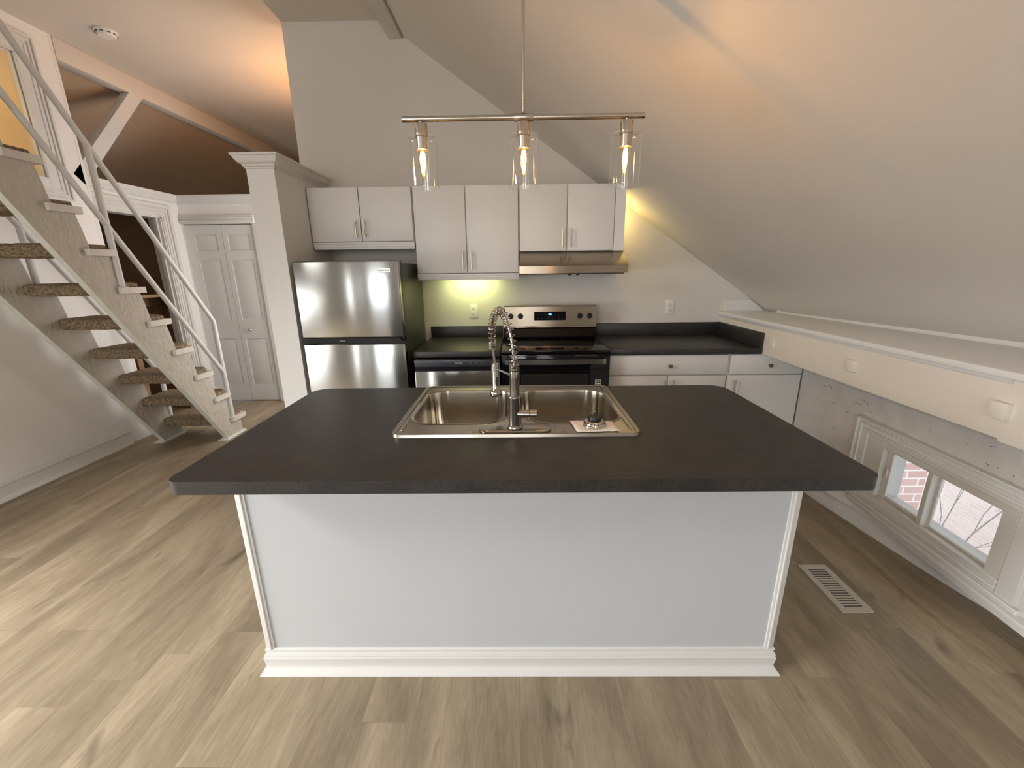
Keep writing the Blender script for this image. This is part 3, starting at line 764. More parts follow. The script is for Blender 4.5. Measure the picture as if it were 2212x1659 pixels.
# hose path
HX, HY = -.083, 1.525
def bez(P, n):
    out = []
    for i in range(n+1):
        t = i/n; Q = [Vector(p) for p in P]
        while len(Q) > 1: Q = [Q[k]*(1-t)+Q[k+1]*t for k in range(len(Q)-1)]
        out.append(Q[0])
    return out
hose = [Vector((FX, FY, 1.150)), Vector((FX-.002, FY, 1.18))]+bez([(FX-.004, FY+.001, 1.205), (FX-.018, FY+.005, 1.345), (-.060, 1.425, 1.372), (-.093, 1.500, 1.325), (-.089, 1.522, 1.21)], 26)
tail = bez([(-.089, 1.522, 1.21), (-.086, 1.523, 1.17), (-.081, HY, 1.125)], 6)
b = B(); b.tube(hose+tail[1:], .0046, 12); b.done('hose', 'faucetsteel', fc, smooth=True)
# spring coil along the hose
def resample(pts, n):
    L_ = [0]
    for a, c in zip(pts, pts[1:]): L_.append(L_[-1]+(c-a).length)
    out = []
    for i in range(n):
        s = L_[-1]*i/(n-1); k = 0
        while k < len(L_)-2 and L_[k+1] < s: k += 1
        u = (s-L_[k])/max(1e-9, L_[k+1]-L_[k]); out.append(pts[k].lerp(pts[k+1], u))
    return out
def coil(pts, turns, R, r, name, seg=18):
    n = int(turns*seg); P = resample(pts, n+1); path = []; prev = None
    for i, p in enumerate(P):
        t = (P[min(i+1, n)]-P[max(i-1, 0)]).normalized()
        if prev is None: u = t.cross(Vector((0, 1, 0))).normalized()
        else: u = (prev-t*prev.dot(t)).normalized()
        prev = u; w = t.cross(u); a = 2*PI*i/seg
        path.append(p+(u*math.cos(a)+w*math.sin(a))*R)
    q = B(); q.tube(path, r, 6); return q.done(name, 'faucetsteel', fc, smooth=True)
coil(hose, 20, .0128, .0019, 'spring')
b = B()
for k in range(5):
    z = 1.188+k*.0046; b.lathe([(.0105, z-.002), (.0135, z-.001), (.0135, z+.001), (.0105, z+.002)], -.0885, 1.522)
b.done('spring_collar', 'faucetsteel', fc)
b = B()
b.lathe([(.0142, 1.127), (.0142, 1.125), (.0142, 1.040), (.0165, 1.029), (.0225, 1.022), (.0240, 1.020), (.0240, 1.006), (.022, 1.002), (.001, 1.002)], -.0790, HY)
b.done('spray_head', 'faucetsteel', fc)
b = B(); b.loft([[Vector((-.0745+dx*.0055, HY-.0135+(.003 if k else -.0018), 1.062+dz*.019)) for dx, dz in ((math.cos(a), math.sin(a)) for a in [2*PI*i/16 for i in range(16)])] for k in (0, 1)])
b.done('spray_button', 'rubber', fc)
b = B(); b.tube([(FX-.010, FY+.006, 1.118), (-.0715, HY-.012, 1.108)], .0038, 10)
b.lathe([(.0158, 1.117), (.0158, 1.102)], -.0790, HY, cap=True); b.done('holder_arm', 'faucetsteel', fc)

# ---- paper and strainer
pb = B()
pp = [(.194, 1.446), (.352, 1.438), (.3535, 1.368), (.368, 1.352), (.352, 1.338), (.205, 1.3425)]
n = 10
rows = []
for j in range(n+1):
    v_ = j/n; row = []
    for i in range(n+1):
        u_ = i/n
        a = Vector((.194, 1.446, 0)).lerp(Vector((.348, 1.440, 0)), u_); c = Vector((.206, 1.340, 0)).lerp(Vector((.358, 1.338, 0)), u_)
        p = a.lerp(c, v_); z = zr+.0052+.0012*math.sin(u_*7+v_*3)+.0042*max(0, u_-.8)*max(0, v_-.5)*20*.5
        row.append(Vector((p.x, p.y, z)))
    rows.append(row)
for a, c in zip(rows, rows[1:]):
    for i in range(n): pb.face([a[i], a[i+1], c[i+1], c[i]])
bmesh.ops.remove_doubles(pb.bm, verts=pb.bm.verts, dist=1e-5)
o = pb.done('paper_sheet', 'paper'); sm = o.modifiers.new('thick', 'SOLIDIFY'); sm.thickness = .0008
tag(o, 'folded white paper lying on the front rim of the sink', 'paper')
stn = thing('sink_strainer', 'steel basket strainer with black stopper resting on the white paper', 'strainer', (.277, 1.398, zr+.006))
cx, cy, z0_ = .277, 1.398, zr+.0068
b = B(); b.lathe([(.0405, z0_), (.0425, z0_+.002), (.0415, z0_+.005), (.038, z0_+.007), (.0375, z0_+.011), (.034, z0_+.0165), (.027, z0_+.020), (.018, z0_+.021)], cx, cy, seg=40)
b.done('flange', 'chrome', stn)
b = B()
for k in range(18):
    a = 2*PI*k/18; x, y = cx+.0362*math.cos(a), cy+.0362*math.sin(a)
    b.tube([(x, y, z0_+.0115), (x+.0022*math.cos(a), y+.0022*math.sin(a), z0_+.0140)], .0017, 8)
ho = b.done('holes', 'rubber', stn)
b = B(); b.lathe([(.020, z0_+.019), (.0245, z0_+.022), (.0250, z0_+.028), (.022, z0_+.034), (.010, z0_+.0345), (.001, z0_+.033)], cx, cy); b.done('stopper', 'rubber', stn)
b = B(); b.lathe([(.0018, z0_+.033), (.0018, z0_+.046), (.0030, z0_+.048), (.0032, z0_+.051), (.001, z0_+.053)], cx, cy, seg=12); b.done('post', 'chrome', stn)

# ================================================================== PENDANT
PY = 1.505
pd = thing('pendant_light', 'three-light brushed nickel bar pendant with clear glass shades over the island', 'pendant light', (.03, PY, slope_z(.03)))
b = B(); b.tube([(.03, PY, 1.950), (.03, PY, slope_z(.03)-.02)], .0045, 14); b.lathe([(.0060, 1.952), (.0060, 1.966)], .03, PY, seg=14); b.lathe([(.0065, 1.972), (.0065, 1.976)], .03, PY, seg=14); b.lathe([(.0065, 1.980), (.0065, 1.984)], .03, PY, seg=14); b.done('rod', 'nickel', pd)
zc = slope_z(.03)
b = B(); b.lathe([(.010, zc-.05), (.058, zc-.044), (.062, zc-.03), (.062, zc+.045)], .03, PY); b.done('canopy', 'nickel', pd)
b = B(); b.lathe([(.0085, -.358), (.0085, .415)], PY, 0, 'x', 1.9345, 24); b.done('bar', 'nickel', pd)
b = B(); b.lathe([(.0112, -.001), (.0120, .001), (.0120, .059), (.0112, .061)], PY, 0, 'x', 1.9345, 24); b.done('collar', 'nickel', pd)
for sx in (-.300, .0300, .3600):
    b = B(); b.lathe([(.0045, 1.929), (.0045, 1.9215), (.0195, 1.9205), (.0205, 1.918), (.0205, 1.884), (.0210, 1.882), (.0175, 1.881), (.0170, 1.850), (.0205, 1.848), (.0205, 1.845), (.001, 1.845)], sx, PY, seg=28)
    so = b.done('socket', 'nickel', pd)
    b = B()
    b.lathe([(.020, 1.8865), (.042, 1.886), (.0475, 1.883), (.0495, 1.877), (.0495, 1.734), (.0497, 1.7325)], sx, PY, seg=48, cap=False)
    sh = b.done('glass_shade', 'glass', so, smooth=True)
    b = B(); b.lathe([(.0487, 1.7322), (.0500, 1.7315), (.0507, 1.7328), (.0500, 1.7342), (.0487, 1.7335)], sx, PY, seg=48, cap=False); b.done('shade_rim', 'glass', so, smooth=True)
    b = B(); b.lathe([(.0100, 1.845), (.0135, 1.838), (.0165, 1.822), (.0165, 1.806), (.0125, 1.788), (.0070, 1.772), (.0030, 1.760), (.001, 1.757)], sx, PY, seg=24)
    bu = b.done('bulb', 'bulbglass', so, smooth=True)
    b = B()
    for k in range(4):
        a = PI/2*k+.4; c_, s_ = math.cos(a), math.sin(a)
        b.tube([(sx+.004*c_, PY+.004*s_, 1.840), (sx+.0070*c_, PY+.0070*s_, 1.815), (sx+.003*c_, PY+.003*s_, 1.780)], [.0018, .0026, .0015], 6)
    b.done('filament', 'filament', bu)
    ld = bpy.data.lights.new('bulb_light', 'POINT'); ld.energy = 5.2; ld.color = (1, .48, .15); ld.shadow_soft_size = .006
    lo = bpy.data.objects.new('bulb_light', ld); C.objects.link(lo); lo.parent = pd; lo.location = Vector((sx, PY, 1.812))-world_loc(pd)

# ================================================================== WALL CABINETS
def pull(par, x, y, z0, z1, m='pull'):
    b = B(); b.tube([(x, y-.030, z0), (x, y-.030, z1)], .0055, 12)
    for z in (z0+.02, z1-.02): b.tube([(x, y+.001, z), (x, y-.030, z)], .0042, 8)
    return b.done('handle', m, par)
def wallcab(label, x0, x1, z0, z1, doors, hz, trimz=None, filler=None):
    t = thing('wall_cabinet', label, 'cabinet', ((x0+x1)/2, 3.4, z0), None)
    B().box(x0, x1+(.011 if filler else 0), 3.238, 3.556, z0, z1, .001, 1).done('body', 'white', t)
    for a, c, hx in doors:
        d = B().box(a, c, 3.218, 3.2365, z0+.002, z1-.001, .0015, 2).done('door', 'white', t)
        pull(d, hx, 3.218, hz[0], hz[1])
    if trimz is not None:
        b = B(); b.box(x0, x1, 3.222, 3.556, trimz+.018, z0-.002, .001, 1); b.box(x0, x1, 3.217, 3.30, z0-.020, z0-.003, .003, 2); b.box(x0, x1, 3.228, 3.26, trimz, z0-.018, .002, 2); b.box(x0, x1, 3.232, 3.26, trimz, trimz+.012, .002, 1)
        b.done('light_rail', 'white', t)
    return t
wallcab('short white double-door wall cabinet above the refrigerator', -1.490, -.741, 1.677, 2.045, ((-1.490, -1.126, -1.155), (-1.119, -.746, -1.094)), (1.701, 1.828), 1.623)
wallcab('tall white double-door wall cabinet in the middle, over the outlet', -.735, .024, 1.444, 2.048, ((-.732, -.362, -.3875), (-.353, .021, -.3265)), (1.470, 1.598), 1.396)
c3 = wallcab('white double-door wall cabinet directly above the range hood', .030, .715, 1.594, 2.047, ((.034, .3725, .344), (.3785, .7145, .405)), (1.620, 1.750), None, True)
B().prism([(.721, 1.594), (.794, 1.594), (.794, slope_z(.794)-.004), (.745, 2.045), (.721, 2.045)], 'y', 3.220, 3.236).done('filler', 'white', c3)
lp = thing('puck_light', 'small warm light tucked behind the filler right of the hood cabinet', 'light', (.74, 3.45, 1.83))
B().lathe([(.026, .7155), (.026, .727), (.020, .730), (.001, .731)], 3.45, 0, 'x', 1.83, 24).done('lens', 'puck', lp)
lp = thing('light_bar', 'slim greenish light bar under the middle wall cabinet', 'light', (-.355, 3.42, 1.43))
B().box(-.50, -.22, 3.45, 3.49, 1.4175, 1.430, .003, 2).done('lens', 'puckgreen', lp)

# ---- range hood
hd_ = thing('range_hood', 'slim stainless steel range hood under the right wall cabinet', 'range hood', (.41, 3.3, 1.437))
b = B()
b.prism([(3.556, 1.592), (3.222, 1.592), (3.060, 1.4895), (3.058, 1.487), (3.058, 1.437), (3.556, 1.437)], 'x', .027, .797)
b.done('canopy', 'warmsteel', hd_)
b = B(); b.box(.05, .775, 3.08, 3.54, 1.430, 1.4365); b.done('underside', 'rubber', hd_)
for x in (.389, .447): B().lathe([(.014, 1.430), (.012, 1.422), (.001, 1.421)], x, 3.10, seg=16).done('knob', 'rubber', hd_)
text_part('BROAN', 'lettering', .012, (.742, 3.0572, 1.462), 'pewter', hd_)

# ---- refrigerator
fr = thing('refrigerator', 'stainless top-freezer refrigerator with dark sides beside the partition', 'refrigerator', (-1.115, 3.15, 0))
B().box(-1.458, -.770, 2.885, 3.52, .02, 1.518, .006, 2).done('body', 'darkside', fr)
fd = B().box(-1.463, -.7675, 2.8185, 2.876, 1.031, 1.5325, .006, 3).done('freezer_door', 'steel', fr)
B().box(-1.463, -.763, 2.8185, 2.876, .07, .985, .006, 3).done('fridge_door', 'steel', fr)
b = B(); b.box(-1.458, -.77, 2.845, 2.885, .985, 1.031)
b.prism([(-1.461, .990), (-1.40, .986), (-1.37, .998), (-.90, .998), (-.87, .986), (-.766, .986), (-.766, .995), (-.80, 1.026), (-1.43, 1.026), (-1.461, 1.018)], 'y', 2.8165, 2.846)
b.done('handle_recess', 'black', fr)
B().box(-1.45, -1.33, 2.84, 2.95, 1.5185, 1.535, .003, 1).done('hinge_cap', 'black', fr)
B().box(-.83, -.772, 2.85, 2.92, 1.518, 1.534, .003, 1).done('hinge_cap', 'black', fr)
B().box(-1.455, -.773, 2.877, 2.886, .08, 1.525).done('gasket', 'rubber', fr)
bd = B().box(-.909, -.823, 2.8168, 2.8188, 1.458, 1.485, .001, 1).done('badge', 'nickel', fr)
text_part('FRIGIDAIRE', 'lettering', .0145, (-.866, 2.8165, 1.4712), 'rubber', fr, bold=.0003)
text_part('FRIGIDAIRE', 'lettering', .008, (-1.19, 2.8162, 1.008), 'ventm', fr)
for x in (-1.42, -.81):
    for y in (2.93, 3.46): B().lathe([(.02, 0), (.02, .022)], x, y, seg=12).done('foot', 'rubber', fr)

# ---- outlets
def outlet(x, z, label):
    t = thing('wall_outlet', label, 'outlet', (x, WY, z))
    B().box(x-.036, x+.036, WY-.006, WY-.0003, z-.059, z+.059, .003, 3).done('plate', 'outlet', t)
    for s in (1, -1):
        r = B().box(x-.0165, x+.0165, WY-.0085, WY-.005, z+s*.021-.0145, z+s*.021+.0145, .003, 3).done('receptacle', 'outlet', t)
        b = B(); zz = z+s*.021
        b.box(x-.0085, x-.006, WY-.0092, WY-.008, zz-.001, zz+.009); b.box(x+.006, x+.0085, WY-.0092, WY-.008, zz, zz+.008); b.box(x-.0025, x+.0025, WY-.0092, WY-.008, zz-.010, zz-.005)
        b.done('slots', 'slot', r)
outlet(-.358, 1.133, 'almond double wall outlet above the dishwasher counter')
outlet(1.292, 1.145, 'double wall outlet above the counter right of the stove')

# ---- dishwasher
dw = thing('dishwasher', 'stainless dishwasher with dark control panel left of the stove', 'dishwasher', (-.417, 3.15, 0))
B().box(-.716, -.116, 2.872, 3.50, .02, .866).done('body', 'black', dw)
cp = B().box(-.717, -.118, 2.846, 2.871, .812, .860, .002, 2).done('control_panel', 'dwpanel', dw)
B().box(-.717, -.118, 2.860, 2.874, .781, .812).done('handle_gap', 'black', dw)
B().box(-.717, -.118, 2.846, 2.871, .10, .781, .003, 2).done('door', 'steel', dw)
b = B(); b.box(-.70, -.135, 2.90, 2.93, .0, .10); b.done('toe_kick', 'rubber', dw)
text_part('FRIGIDAIRE', 'lettering', .011, (-.405, 2.8455, .838), 'ventm', dw)
for i, tx in enumerate(('HEAVY', 'AUTO', 'LIGHT')): text_part(tx, 'lettering', .006, (-.322+i*.040, 2.8455, .838), 'ventm', dw)

# ---- countertops on the kitchen wall
ct = thing('countertop', 'charcoal laminate countertop with backsplash left of the stove', 'countertop', (-.42, 3.2, .878))
B().box(-.726, -.112, 2.881, 3.556, .872, .914, .003, 2).done('slab', 'laminate', ct)
B().box(-.726, -.112, 3.538, 3.556, .9145, 1.006, .002, 2).done('backsplash', 'laminate', ct)
ct = thing('countertop', 'charcoal laminate countertop with corner backsplash right of the stove', 'countertop', (1.2, 3.2, .878))
B().box(.660, 1.7225, 2.881, 3.556, .877, .916, .003, 2).done('slab', 'laminate', ct)
B().box(.660, 1.7225, 3.538, 3.556, .9165, 1.018, .002, 2).done('backsplash', 'laminate', ct)
B().box(1.703, 1.7225, 2.883, 3.5375, .9165, 1.022, .002, 2).done('side_splash', 'laminate', ct)

# ---- stove
st_ = thing('electric_range', 'stainless and black electric range with smooth glass cooktop', 'stove', (.273, 3.15, 0))
B().box(-.106, .652, 2.868, 3.50, .03, .905, .003, 1).done('body', 'black', st_)
tp = B().box(-.106, .653, 2.836, 3.43, .899, .922, .005, 3).done('cooktop', 'blackglass', st_)
for x, y, r in ((.09, 3.03, .105), (.46, 3.03, .085), (.09, 3.30, .075), (.46, 3.30, .095)):
    B().lathe([(r, .9224), (r+.0022, .9226), (r+.0022, .9224)], x, y, seg=48, cap=False).done('burner_ring', 'ovenglass', tp)
bg = B(); bg.prism([(3.372, 1.012), (3.355, 1.020), (3.362, 1.178), (3.372, 1.183), (3.45, 1.183), (3.50, .93), (3.40, .93)], 'x', -.096, .645)
bgo = bg.done('backguard', 'warmsteel', st_)
b = B(); b.box(-.096, .645, 3.348, 3.372, 1.012, 1.026, .003, 2); b.done('guard_lip', 'warmsteel', st_)
B().prism([(3.405, .922), (3.372, 1.011), (3.42, 1.011), (3.46, .922)], 'x', -.10, .649).done('riser_panel', 'blackglass', st_)
dsp = B().box(.146, .397, 3.3545, 3.362, 1.070, 1.140, .002, 1).done('display', 'blackglass', st_)
text_part('en', 'clock_digits', .026, (.272, 3.3542, 1.120), 'bluedisplay', st_, bold=.0006)
BT = lambda *a: B().box(*a).done('button_mark', 'pewter', dsp)
for i in range(3): BT(.168+i*.028, .176+i*.028, 3.3540, 3.3546, 1.126, 1.1285)
for i in range(2):
    for k in range(3): BT(.338+i*.028, .345+i*.028, 3.3540, 3.3546, 1.084+k*.020, 1.0868+k*.020)
for i in range(4): BT(.17+i*.032+(.02 if i > 1 else 0), .180+i*.032+(.02 if i > 1 else 0), 3.3540, 3.3546, 1.082, 1.0845)
for x in (-.042, .036, .511, .588):
    k = B(); k.lathe([(.0225, 3.360), (.0225, 3.352), (.0215, 3.3505), (.0205, 3.3385), (.018, 3.336), (.001, 3.3355)], x, 0, 'y', 1.104, 28)
    k.box(x-.003, x+.003, 3.332, 3.337, 1.085, 1.123, .001, 1)
    k.done('knob', 'black', st_)
od = B().box(-.103, .650, 2.836, 2.867, .20, .897, .004, 2).done('oven_door', 'blackglass', st_)
b = B(); b.box(.035, .503, 2.8342, 2.8364, .30, .752, .001, 1); b.done('oven_window', 'ovenglass', od)
b = B(); 
for q in ((.033, .5055, .752, .7535), (.033, .0345, .30, .752), (.504, .5055, .30, .752)): b.box(q[0], q[1], 2.8335, 2.8362, q[2], q[3])
b.done('window_frame', 'pewter', od)
b = B()
n = 14
ring = []
for i in range(n+1):
    u_ = i/n; x = -.080+u_*.698; y = 2.806-.016*math.sin(PI*u_)
    ring.append([Vector((x, y, .832-.0*u_)), Vector((x, y+.012, .829)), Vector((x, y+.012, .871)), Vector((x, y, .868))])
b.loft(ring, smooth=False)
b.box(-.080, -.055, 2.81, 2.838, .838, .862); b.box(.593, .618, 2.81, 2.838, .838, .862)
b.done('door_handle', 'steel', od)
for q in ((.0, .170), (.405, .56)): B().box(q[0], q[1], 2.8345, 2.8362, .8835, .8865).done('vent_slot', 'pewter', od)
b = B()
for q in ((.553, .594, .708, .711), (.553, .594, .671, .674), (.553, .556, .674, .708), (.591, .594, .674, .708), (.560, .587, .679, .688)): b.box(q[0], q[1], 2.8350, 2.8362, q[2], q[3])
b.tube([(.560, 2.8356, .694), (.568, 2.8356, .699), (.574, 2.8356, .692), (.580, 2.8356, .699), (.588, 2.8356, .704)], .0015, 6)
b.done('energy_sticker', 'outlet', od)
B().box(-.103, .650, 2.840, 2.867, .035, .19, .003, 2).done('drawer', 'black', st_)
# ---- base cabinets
def base_cab(label, x0, x1, drawer, doors, knobx):
    t = thing('base_cabinet', label, 'cabinet', ((x0+x1)/2, 3.2, 0))
    B().box(x0, x1, 2.930, 3.552, .09, .8715).done('body', 'white', t)
    B().box(x0, x1, 2.985, 3.0, 0, .09).done('toe_kick', 'slot', t)
    d = B().box(drawer[0], drawer[1], 2.910, 2.929, .7255, .868, .0015, 2).done('drawer', 'white', t)
    b = B(); b.box(knobx-.012, knobx+.012, 2.884, 2.893, .777, .801, .002, 1); b.box(knobx-.005, knobx+.005, 2.892, 2.911, .784, .794); b.done('knob', 'pewter', d)
    for a, c, hx in doors:
        dd = B().box(a, c, 2.910, 2.929, .10, .7155, .0015, 2).done('door', 'white', t)
        pull(dd, hx, 2.910, .545, .690)
    return t
base_cab('white base cabinet with one drawer over two doors beside the stove', .665, 1.516, (.668, 1.505), ((.668, 1.0855, 1.064), (1.0925, 1.505, 1.131)), 1.097)
base_cab('white corner base cabinet partly under the old beam', 1.517, 2.041, (1.528, 2.0425), ((1.516, 2.0405, 1.563),), 1.805)

# ---- smoke detector
sd = thing('smoke_detector', 'round white smoke detector on the ceiling near the left wall', 'smoke detector', (-3.012, 3.63, H))
b = B(); b.lathe([(.070, 3.1995), (.070, 3.188), (.066, 3.180), (.058, 3.176), (.056, 3.168), (.050, 3.163), (.001, 3.162)], -3.012, 3.63, seg=40); b.done('housing', 'white_plastic', sd)
for k in range(10):
    a = 2*PI*k/10; b = B(); b.box(-.012, .012, -.003, .003, -.002, .002)
    b.move(Matrix.Translation((-3.012+.0635*math.cos(a), 3.63+.0635*math.sin(a), 3.1785)) @ Matrix.Rotation(a+PI/2, 4, 'Z')).done('vent', 'slot', sd)

# ---- floor vent
fv = thing('floor_vent', 'beige metal floor register on the planks by the low window', 'floor vent', (1.487, 1.652, 0))
b = B()
VX0, VX1, VY0, VY1 = 1.418, 1.557, 1.500, 1.803
ix0, ix1, iy0, iy1 = 1.446, 1.529, 1.528, 1.775
b.plate(rrect(VX0, VX1, VY0, VY1, .006, 4), [[(ix0, iy0), (ix1, iy0), (ix1, iy1), (ix0, iy1)]], .0005, .006)
b.done('frame', 'ventm', fv)
B().box(ix0-.002, ix1+.002, iy0-.002, iy1+.002, .0003, .001).done('opening', 'slot', fv)
ns = 16; pitch_ = (iy1-iy0)/ns
for k in range(ns+1):
    y = iy0+k*pitch_
    B().box(ix0-.001, ix1+.001, y-.0034, y+.0034, .0012, .0056).done('slat', 'ventm', fv)

# ================================================================== STAIRCASE
sc_ = thing('staircase', 'steep open staircase with brown carpeted treads and white tube handrails', 'staircase', (-2.93, 3.0, 0))
N_T = 12; RI, RU = .2406, .1567
SXR0, SXR1 = -2.687, -2.645      # right stringer
SXL0, SXL1 = -3.238, -3.196      # left stringer
def stringer(x0, x1, dy, nm):
    # saw-tooth outline in (y,z)
    pts = []
    ytop = lambda i: 3.605-(i-1)*RU     # near end of tread i
    zt = lambda i: .1365+(i-1)*RI       # underside of tread i
    # walk up the far (serrated) side
    yb0 = 3.735+dy
    pts.append((yb0+.0, 0.012)); 
    pts.append((yb0-.008, zt(1)))
    for i in range(1, N_T):
        pts.append((ytop(i)+.040+dy, zt(i)))
        pts.append((ytop(i)+.012+dy, zt(i)+.16)); pts.append((ytop(i+1)+.150+dy, zt(i+1)))
    pts.append((ytop(N_T)+.0+dy, zt(N_T)))
    # lower edge straight
    m = RI/RU
    ztop = zt(N_T); ylow = lambda z: 3.519+dy-(z-.015)/m
    pts.append((ylow(ztop), ztop)); pts.append((ylow(.012), .012))
    b = B()
    # build as polygon strips: triangulated ngon both sides
    A = [b.bm.verts.new((x0, p[0], p[1])) for p in pts]; D = [b.bm.verts.new((x1, p[0], p[1])) for p in pts]
    n = len(pts); fs = []
    fa = b.bm.faces.new(A); fb = b.bm.faces.new(D[::-1]); fs += [fa, fb]
    side = []
    for i in range(n):
        f = b.bm.faces.new((A[i], D[i], D[(i+1) % n], A[(i+1) % n])); fs.append(f); side.append((i, f))
    for i, f in side:
        if i == n-2: f.material_index = 1
    bmesh.ops.recalc_face_normals(b.bm, faces=fs)
    bmesh.ops.triangulate(b.bm, faces=[fa, fb])
    st = b.done(nm, ['brush', 'stairwhite'], sc_)
    q = B()
    q.prism([(x0-.022, 3.475+dy), (x1+.024, 3.475+dy), (x1+.024, 3.752+dy), (x0-.022, 3.752+dy)], 'z', 0, .008)
    q.prism([(x0-.010, 3.500+dy), (x1+.012, 3.500+dy), (x1+.012, 3.744+dy), (x0-.010, 3.744+dy)], 'z', .008, .016)
    q.done('foot_moulding', 'stairwhite', st)
stringer(SXR0, SXR1, 0, 'stringer'); stringer(SXL0, SXL1, -.045, 'stringer')
rndc = random.Random(5)
for i in range(1, N_T+1):
    ya = 3.600-(i-1)*RU; zt = .1375+(i-1)*RI
    # plank with rounded front corner
    b = B()
    b.plate(rrect(SXL0-.002, -2.620, ya, ya+.198, (.001, .001, .022, .001), 5), [], zt, zt+.040)
    tr = b.done('tread', 'treadend', sc_)
    e = B(); e.box(-2.6455, -2.6195, ya-.0015, ya+.0003, zt+.0005, zt+.0395); e.done('end_grain', 'stairwhite', tr)
    # carpet wrap
    cb2 = B(); nx = 26; prof = []
    yb, yf = ya-.090, ya+.200; zl, zh = zt-.008, zt+.072
    def cprof(u):
        # rounded box outline
        pts = []
        r = .020
        for (cy_, cz_, a0) in ((yb+r, zl+r, PI), (yf-r, zl+r, 1.5*PI), (yf-r, zh-r, 0), (yb+r, zh-r, .5*PI)):
            for k in range(5):
                a = a0+PI/2*k/4; pts.append((cy_+r*math.cos(a), cz_+r*math.sin(a)))
        return pts
    xs0, xs1 = SXL1+.004, SXR0-.003
    rings = []
    for k in range(nx+1):
        u = k/nx; x = xs0+(xs1-xs0)*u
        endf = min(1, min(u, 1-u)*nx/1.6) if k in (0, nx) else 1
        end = .72 if k in (0,) else (.95 if k in (1, nx) else 1)
        cy_, cz_ = (yb+yf)/2, (zl+zh)/2
        ring = []
        for (yy, zz) in cprof(u):
            jy, jz = rndc.uniform(-.0022, .0022), rndc.uniform(-.0022, .0022)
            ring.append(Vector((x, cy_+(yy-cy_)*(.93+.07*end)+jy, cz_+(zz-cz_)*end+jz)))
        rings.append(ring)
    cb2.loft(rings)
    cb2.done('carpet', 'carpet', tr, smooth=True)
    # carpet tail over the stringer
    q = B(); q.box(SXR0-.003, SXR1-.004, ya+.012, ya+.16, zt+.040, zt+.066, .008, 2); q.done('carpet', 'carpet', tr)
# handrails
def handrail(x, m='rail'):
    b = B()
    A = [(x, 3.632, 1.035), (x, 3.612, 1.075)]
    top_p = (x, 1.55, 1.075+(3.612-1.55)*1.535)
    b.tube([(x, 3.618, 1.070), (x, 1.95, 1.070+(3.618-1.95)*1.513)], .0175, 16)
    b.tube([(x, 3.622, .600), (x, 1.95, .600+(3.622-1.95)*1.505)], .0175, 16)
    r = b.done('handrail', 'rail', sc_)
    for ya, za, zb_ in ((3.622, .178, 1.070), (2.843, 1.381, 2.255)):
        c = B(); c.tube([(x, ya, za), (x, ya, zb_)], .0185, 16)
        po = c.done('post', 'rail', sc_)
        c = B(); c.lathe([(.034, za), (.034, za+.005), (.020, za+.008)], x, ya, seg=20); c.done('base_flange', 'rail', po)
handrail(-2.640); handrail(-3.215)

# ================================================================== LIGHTS
def area(name, loc, rot, sx, sy, e, col, spread=PI):
    l = bpy.data.lights.new(name, 'AREA'); l.shape = 'RECTANGLE'; l.size = sx; l.size_y = sy; l.energy = e; l.color = col; l.spread = spread
    o = bpy.data.objects.new(name, l); C.objects.link(o); o.location = loc; o.rotation_euler = rot; return o
DAY = (1.0, .975, .94)
# added lamps standing in the made-up window openings
def added_left_light(w, tilt, e, spread=150):
    area('window_daylight', (XL-.012, (w[0]+w[1])/2, (w[2]+w[3])/2), (0, -PI/2+math.radians(tilt), 0), (w[3]-w[2])*.85, w[1]-w[0], e, DAY, math.radians(spread))
added_left_light(WBw, 42, 38, 115); added_left_light(WC, 40, 88, 140); added_left_light(WD, 0, 24, 180)
area('window_daylight', ((W3[0]+W3[1])/2, REAR-.075, (W3[2]+W3[3])/2), (PI/2-math.radians(8), 0, 0), W3[1]-W3[0], W3[3]-W3[2], 105, (.92, .96, 1))
area('window_daylight', ((W4[0]+W4[1])/2, REAR-.075, (W4[2]+W4[3])/2), (PI/2-math.radians(8), 0, 0), W4[1]-W4[0], W4[3]-W4[2], 40, DAY)
def point(name, loc, e, col, r):
    l = bpy.data.lights.new(name, 'POINT'); l.energy = e; l.color = col; l.shadow_soft_size = r
    o = bpy.data.objects.new(name, l); C.objects.link(o); o.location = loc; return o
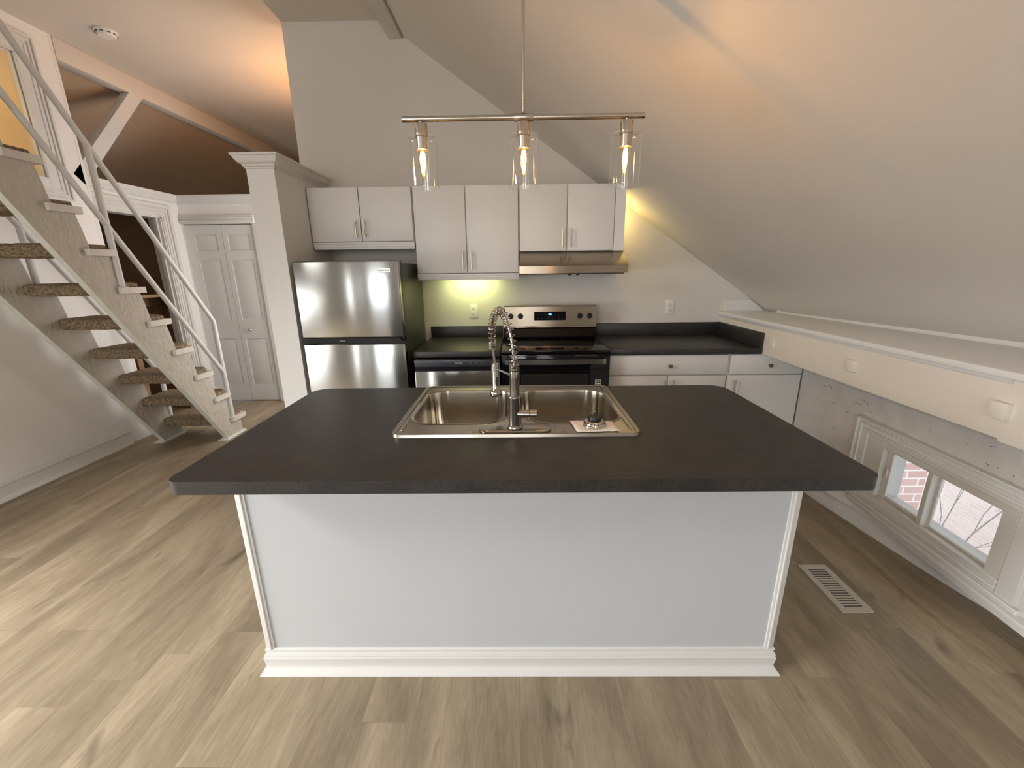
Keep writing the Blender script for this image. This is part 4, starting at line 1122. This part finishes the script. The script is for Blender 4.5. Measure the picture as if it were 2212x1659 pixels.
# hall lamp hidden behind the kitchen wall
hl = thing('ceiling_lamp', 'warm dome lamp in the hall behind the kitchen wall', 'lamp', (-1.70, 4.45, H))
b = B(); b.tube([(-1.70, 4.45, 3.199), (-1.70, 4.45, 2.72)], .008, 10); b.lathe([(.05, 3.199), (.05, 3.18)], -1.70, 4.45); b.done('stem', 'nickel', hl)
b = B(); b.lathe([(.012, 2.725), (.02, 2.72), (.02, 2.70)], -1.70, 4.45); b.done('socket', 'nickel', hl)
b = B(); b.lathe([(.018, 2.70), (.032, 2.67), (.028, 2.64), (.001, 2.625)], -1.70, 4.45, seg=20); b.done('bulb', 'bulbglass', hl, smooth=True)
b = B(); b.lathe([(.17, 2.675), (.165, 2.64), (.14, 2.605), (.08, 2.58), (.02, 2.572), (.001, 2.57)], -1.70, 4.45, cap=False); b.lathe([(.174, 2.675), (.17, 2.635), (.144, 2.598), (.08, 2.572), (.02, 2.564), (.001, 2.562)], -1.70, 4.45, cap=False); b.done('bowl_shade', 'domebowl', hl, smooth=True)  # unseen bowl added to throw the lamp's light upward only
point('hall_light', (-1.70, 4.45, 2.66), 25, (1, .50, .19), .02).parent = None
point('landing_light', (-4.2, 2.6, 2.75), 14, (1, .72, .38), .08)
point('puck_glow', (.752, 3.45, 1.83), 2.2, (1, .74, .26), .012)
area('puck_glow', (-.36, 3.45, 1.416), (math.radians(24), 0, 0), .34, .04, 4.2, (.94, 1, .38))
# added fill lamp behind the kitchen wall, brightening the hall; no window there
area('hall_daylight', (-1.30, 4.15, 1.35), (0, PI/2, 0), 1.5, .8, 26, DAY)

# world: pale overcast sky
w = bpy.data.worlds.new('sky'); S.world = w; w.use_nodes = True
bgn = w.node_tree.nodes['Background']; bgn.inputs[0].default_value = (.80, .90, 1, 1); bgn.inputs[1].default_value = 2.0
sn = bpy.data.lights.new('sun', 'SUN'); sn.energy = .5; sn.angle = math.radians(8); sn.color = (1, .95, .88)
so_ = bpy.data.objects.new('sun', sn); C.objects.link(so_); so_.rotation_euler = (math.radians(38), 0, math.radians(20))
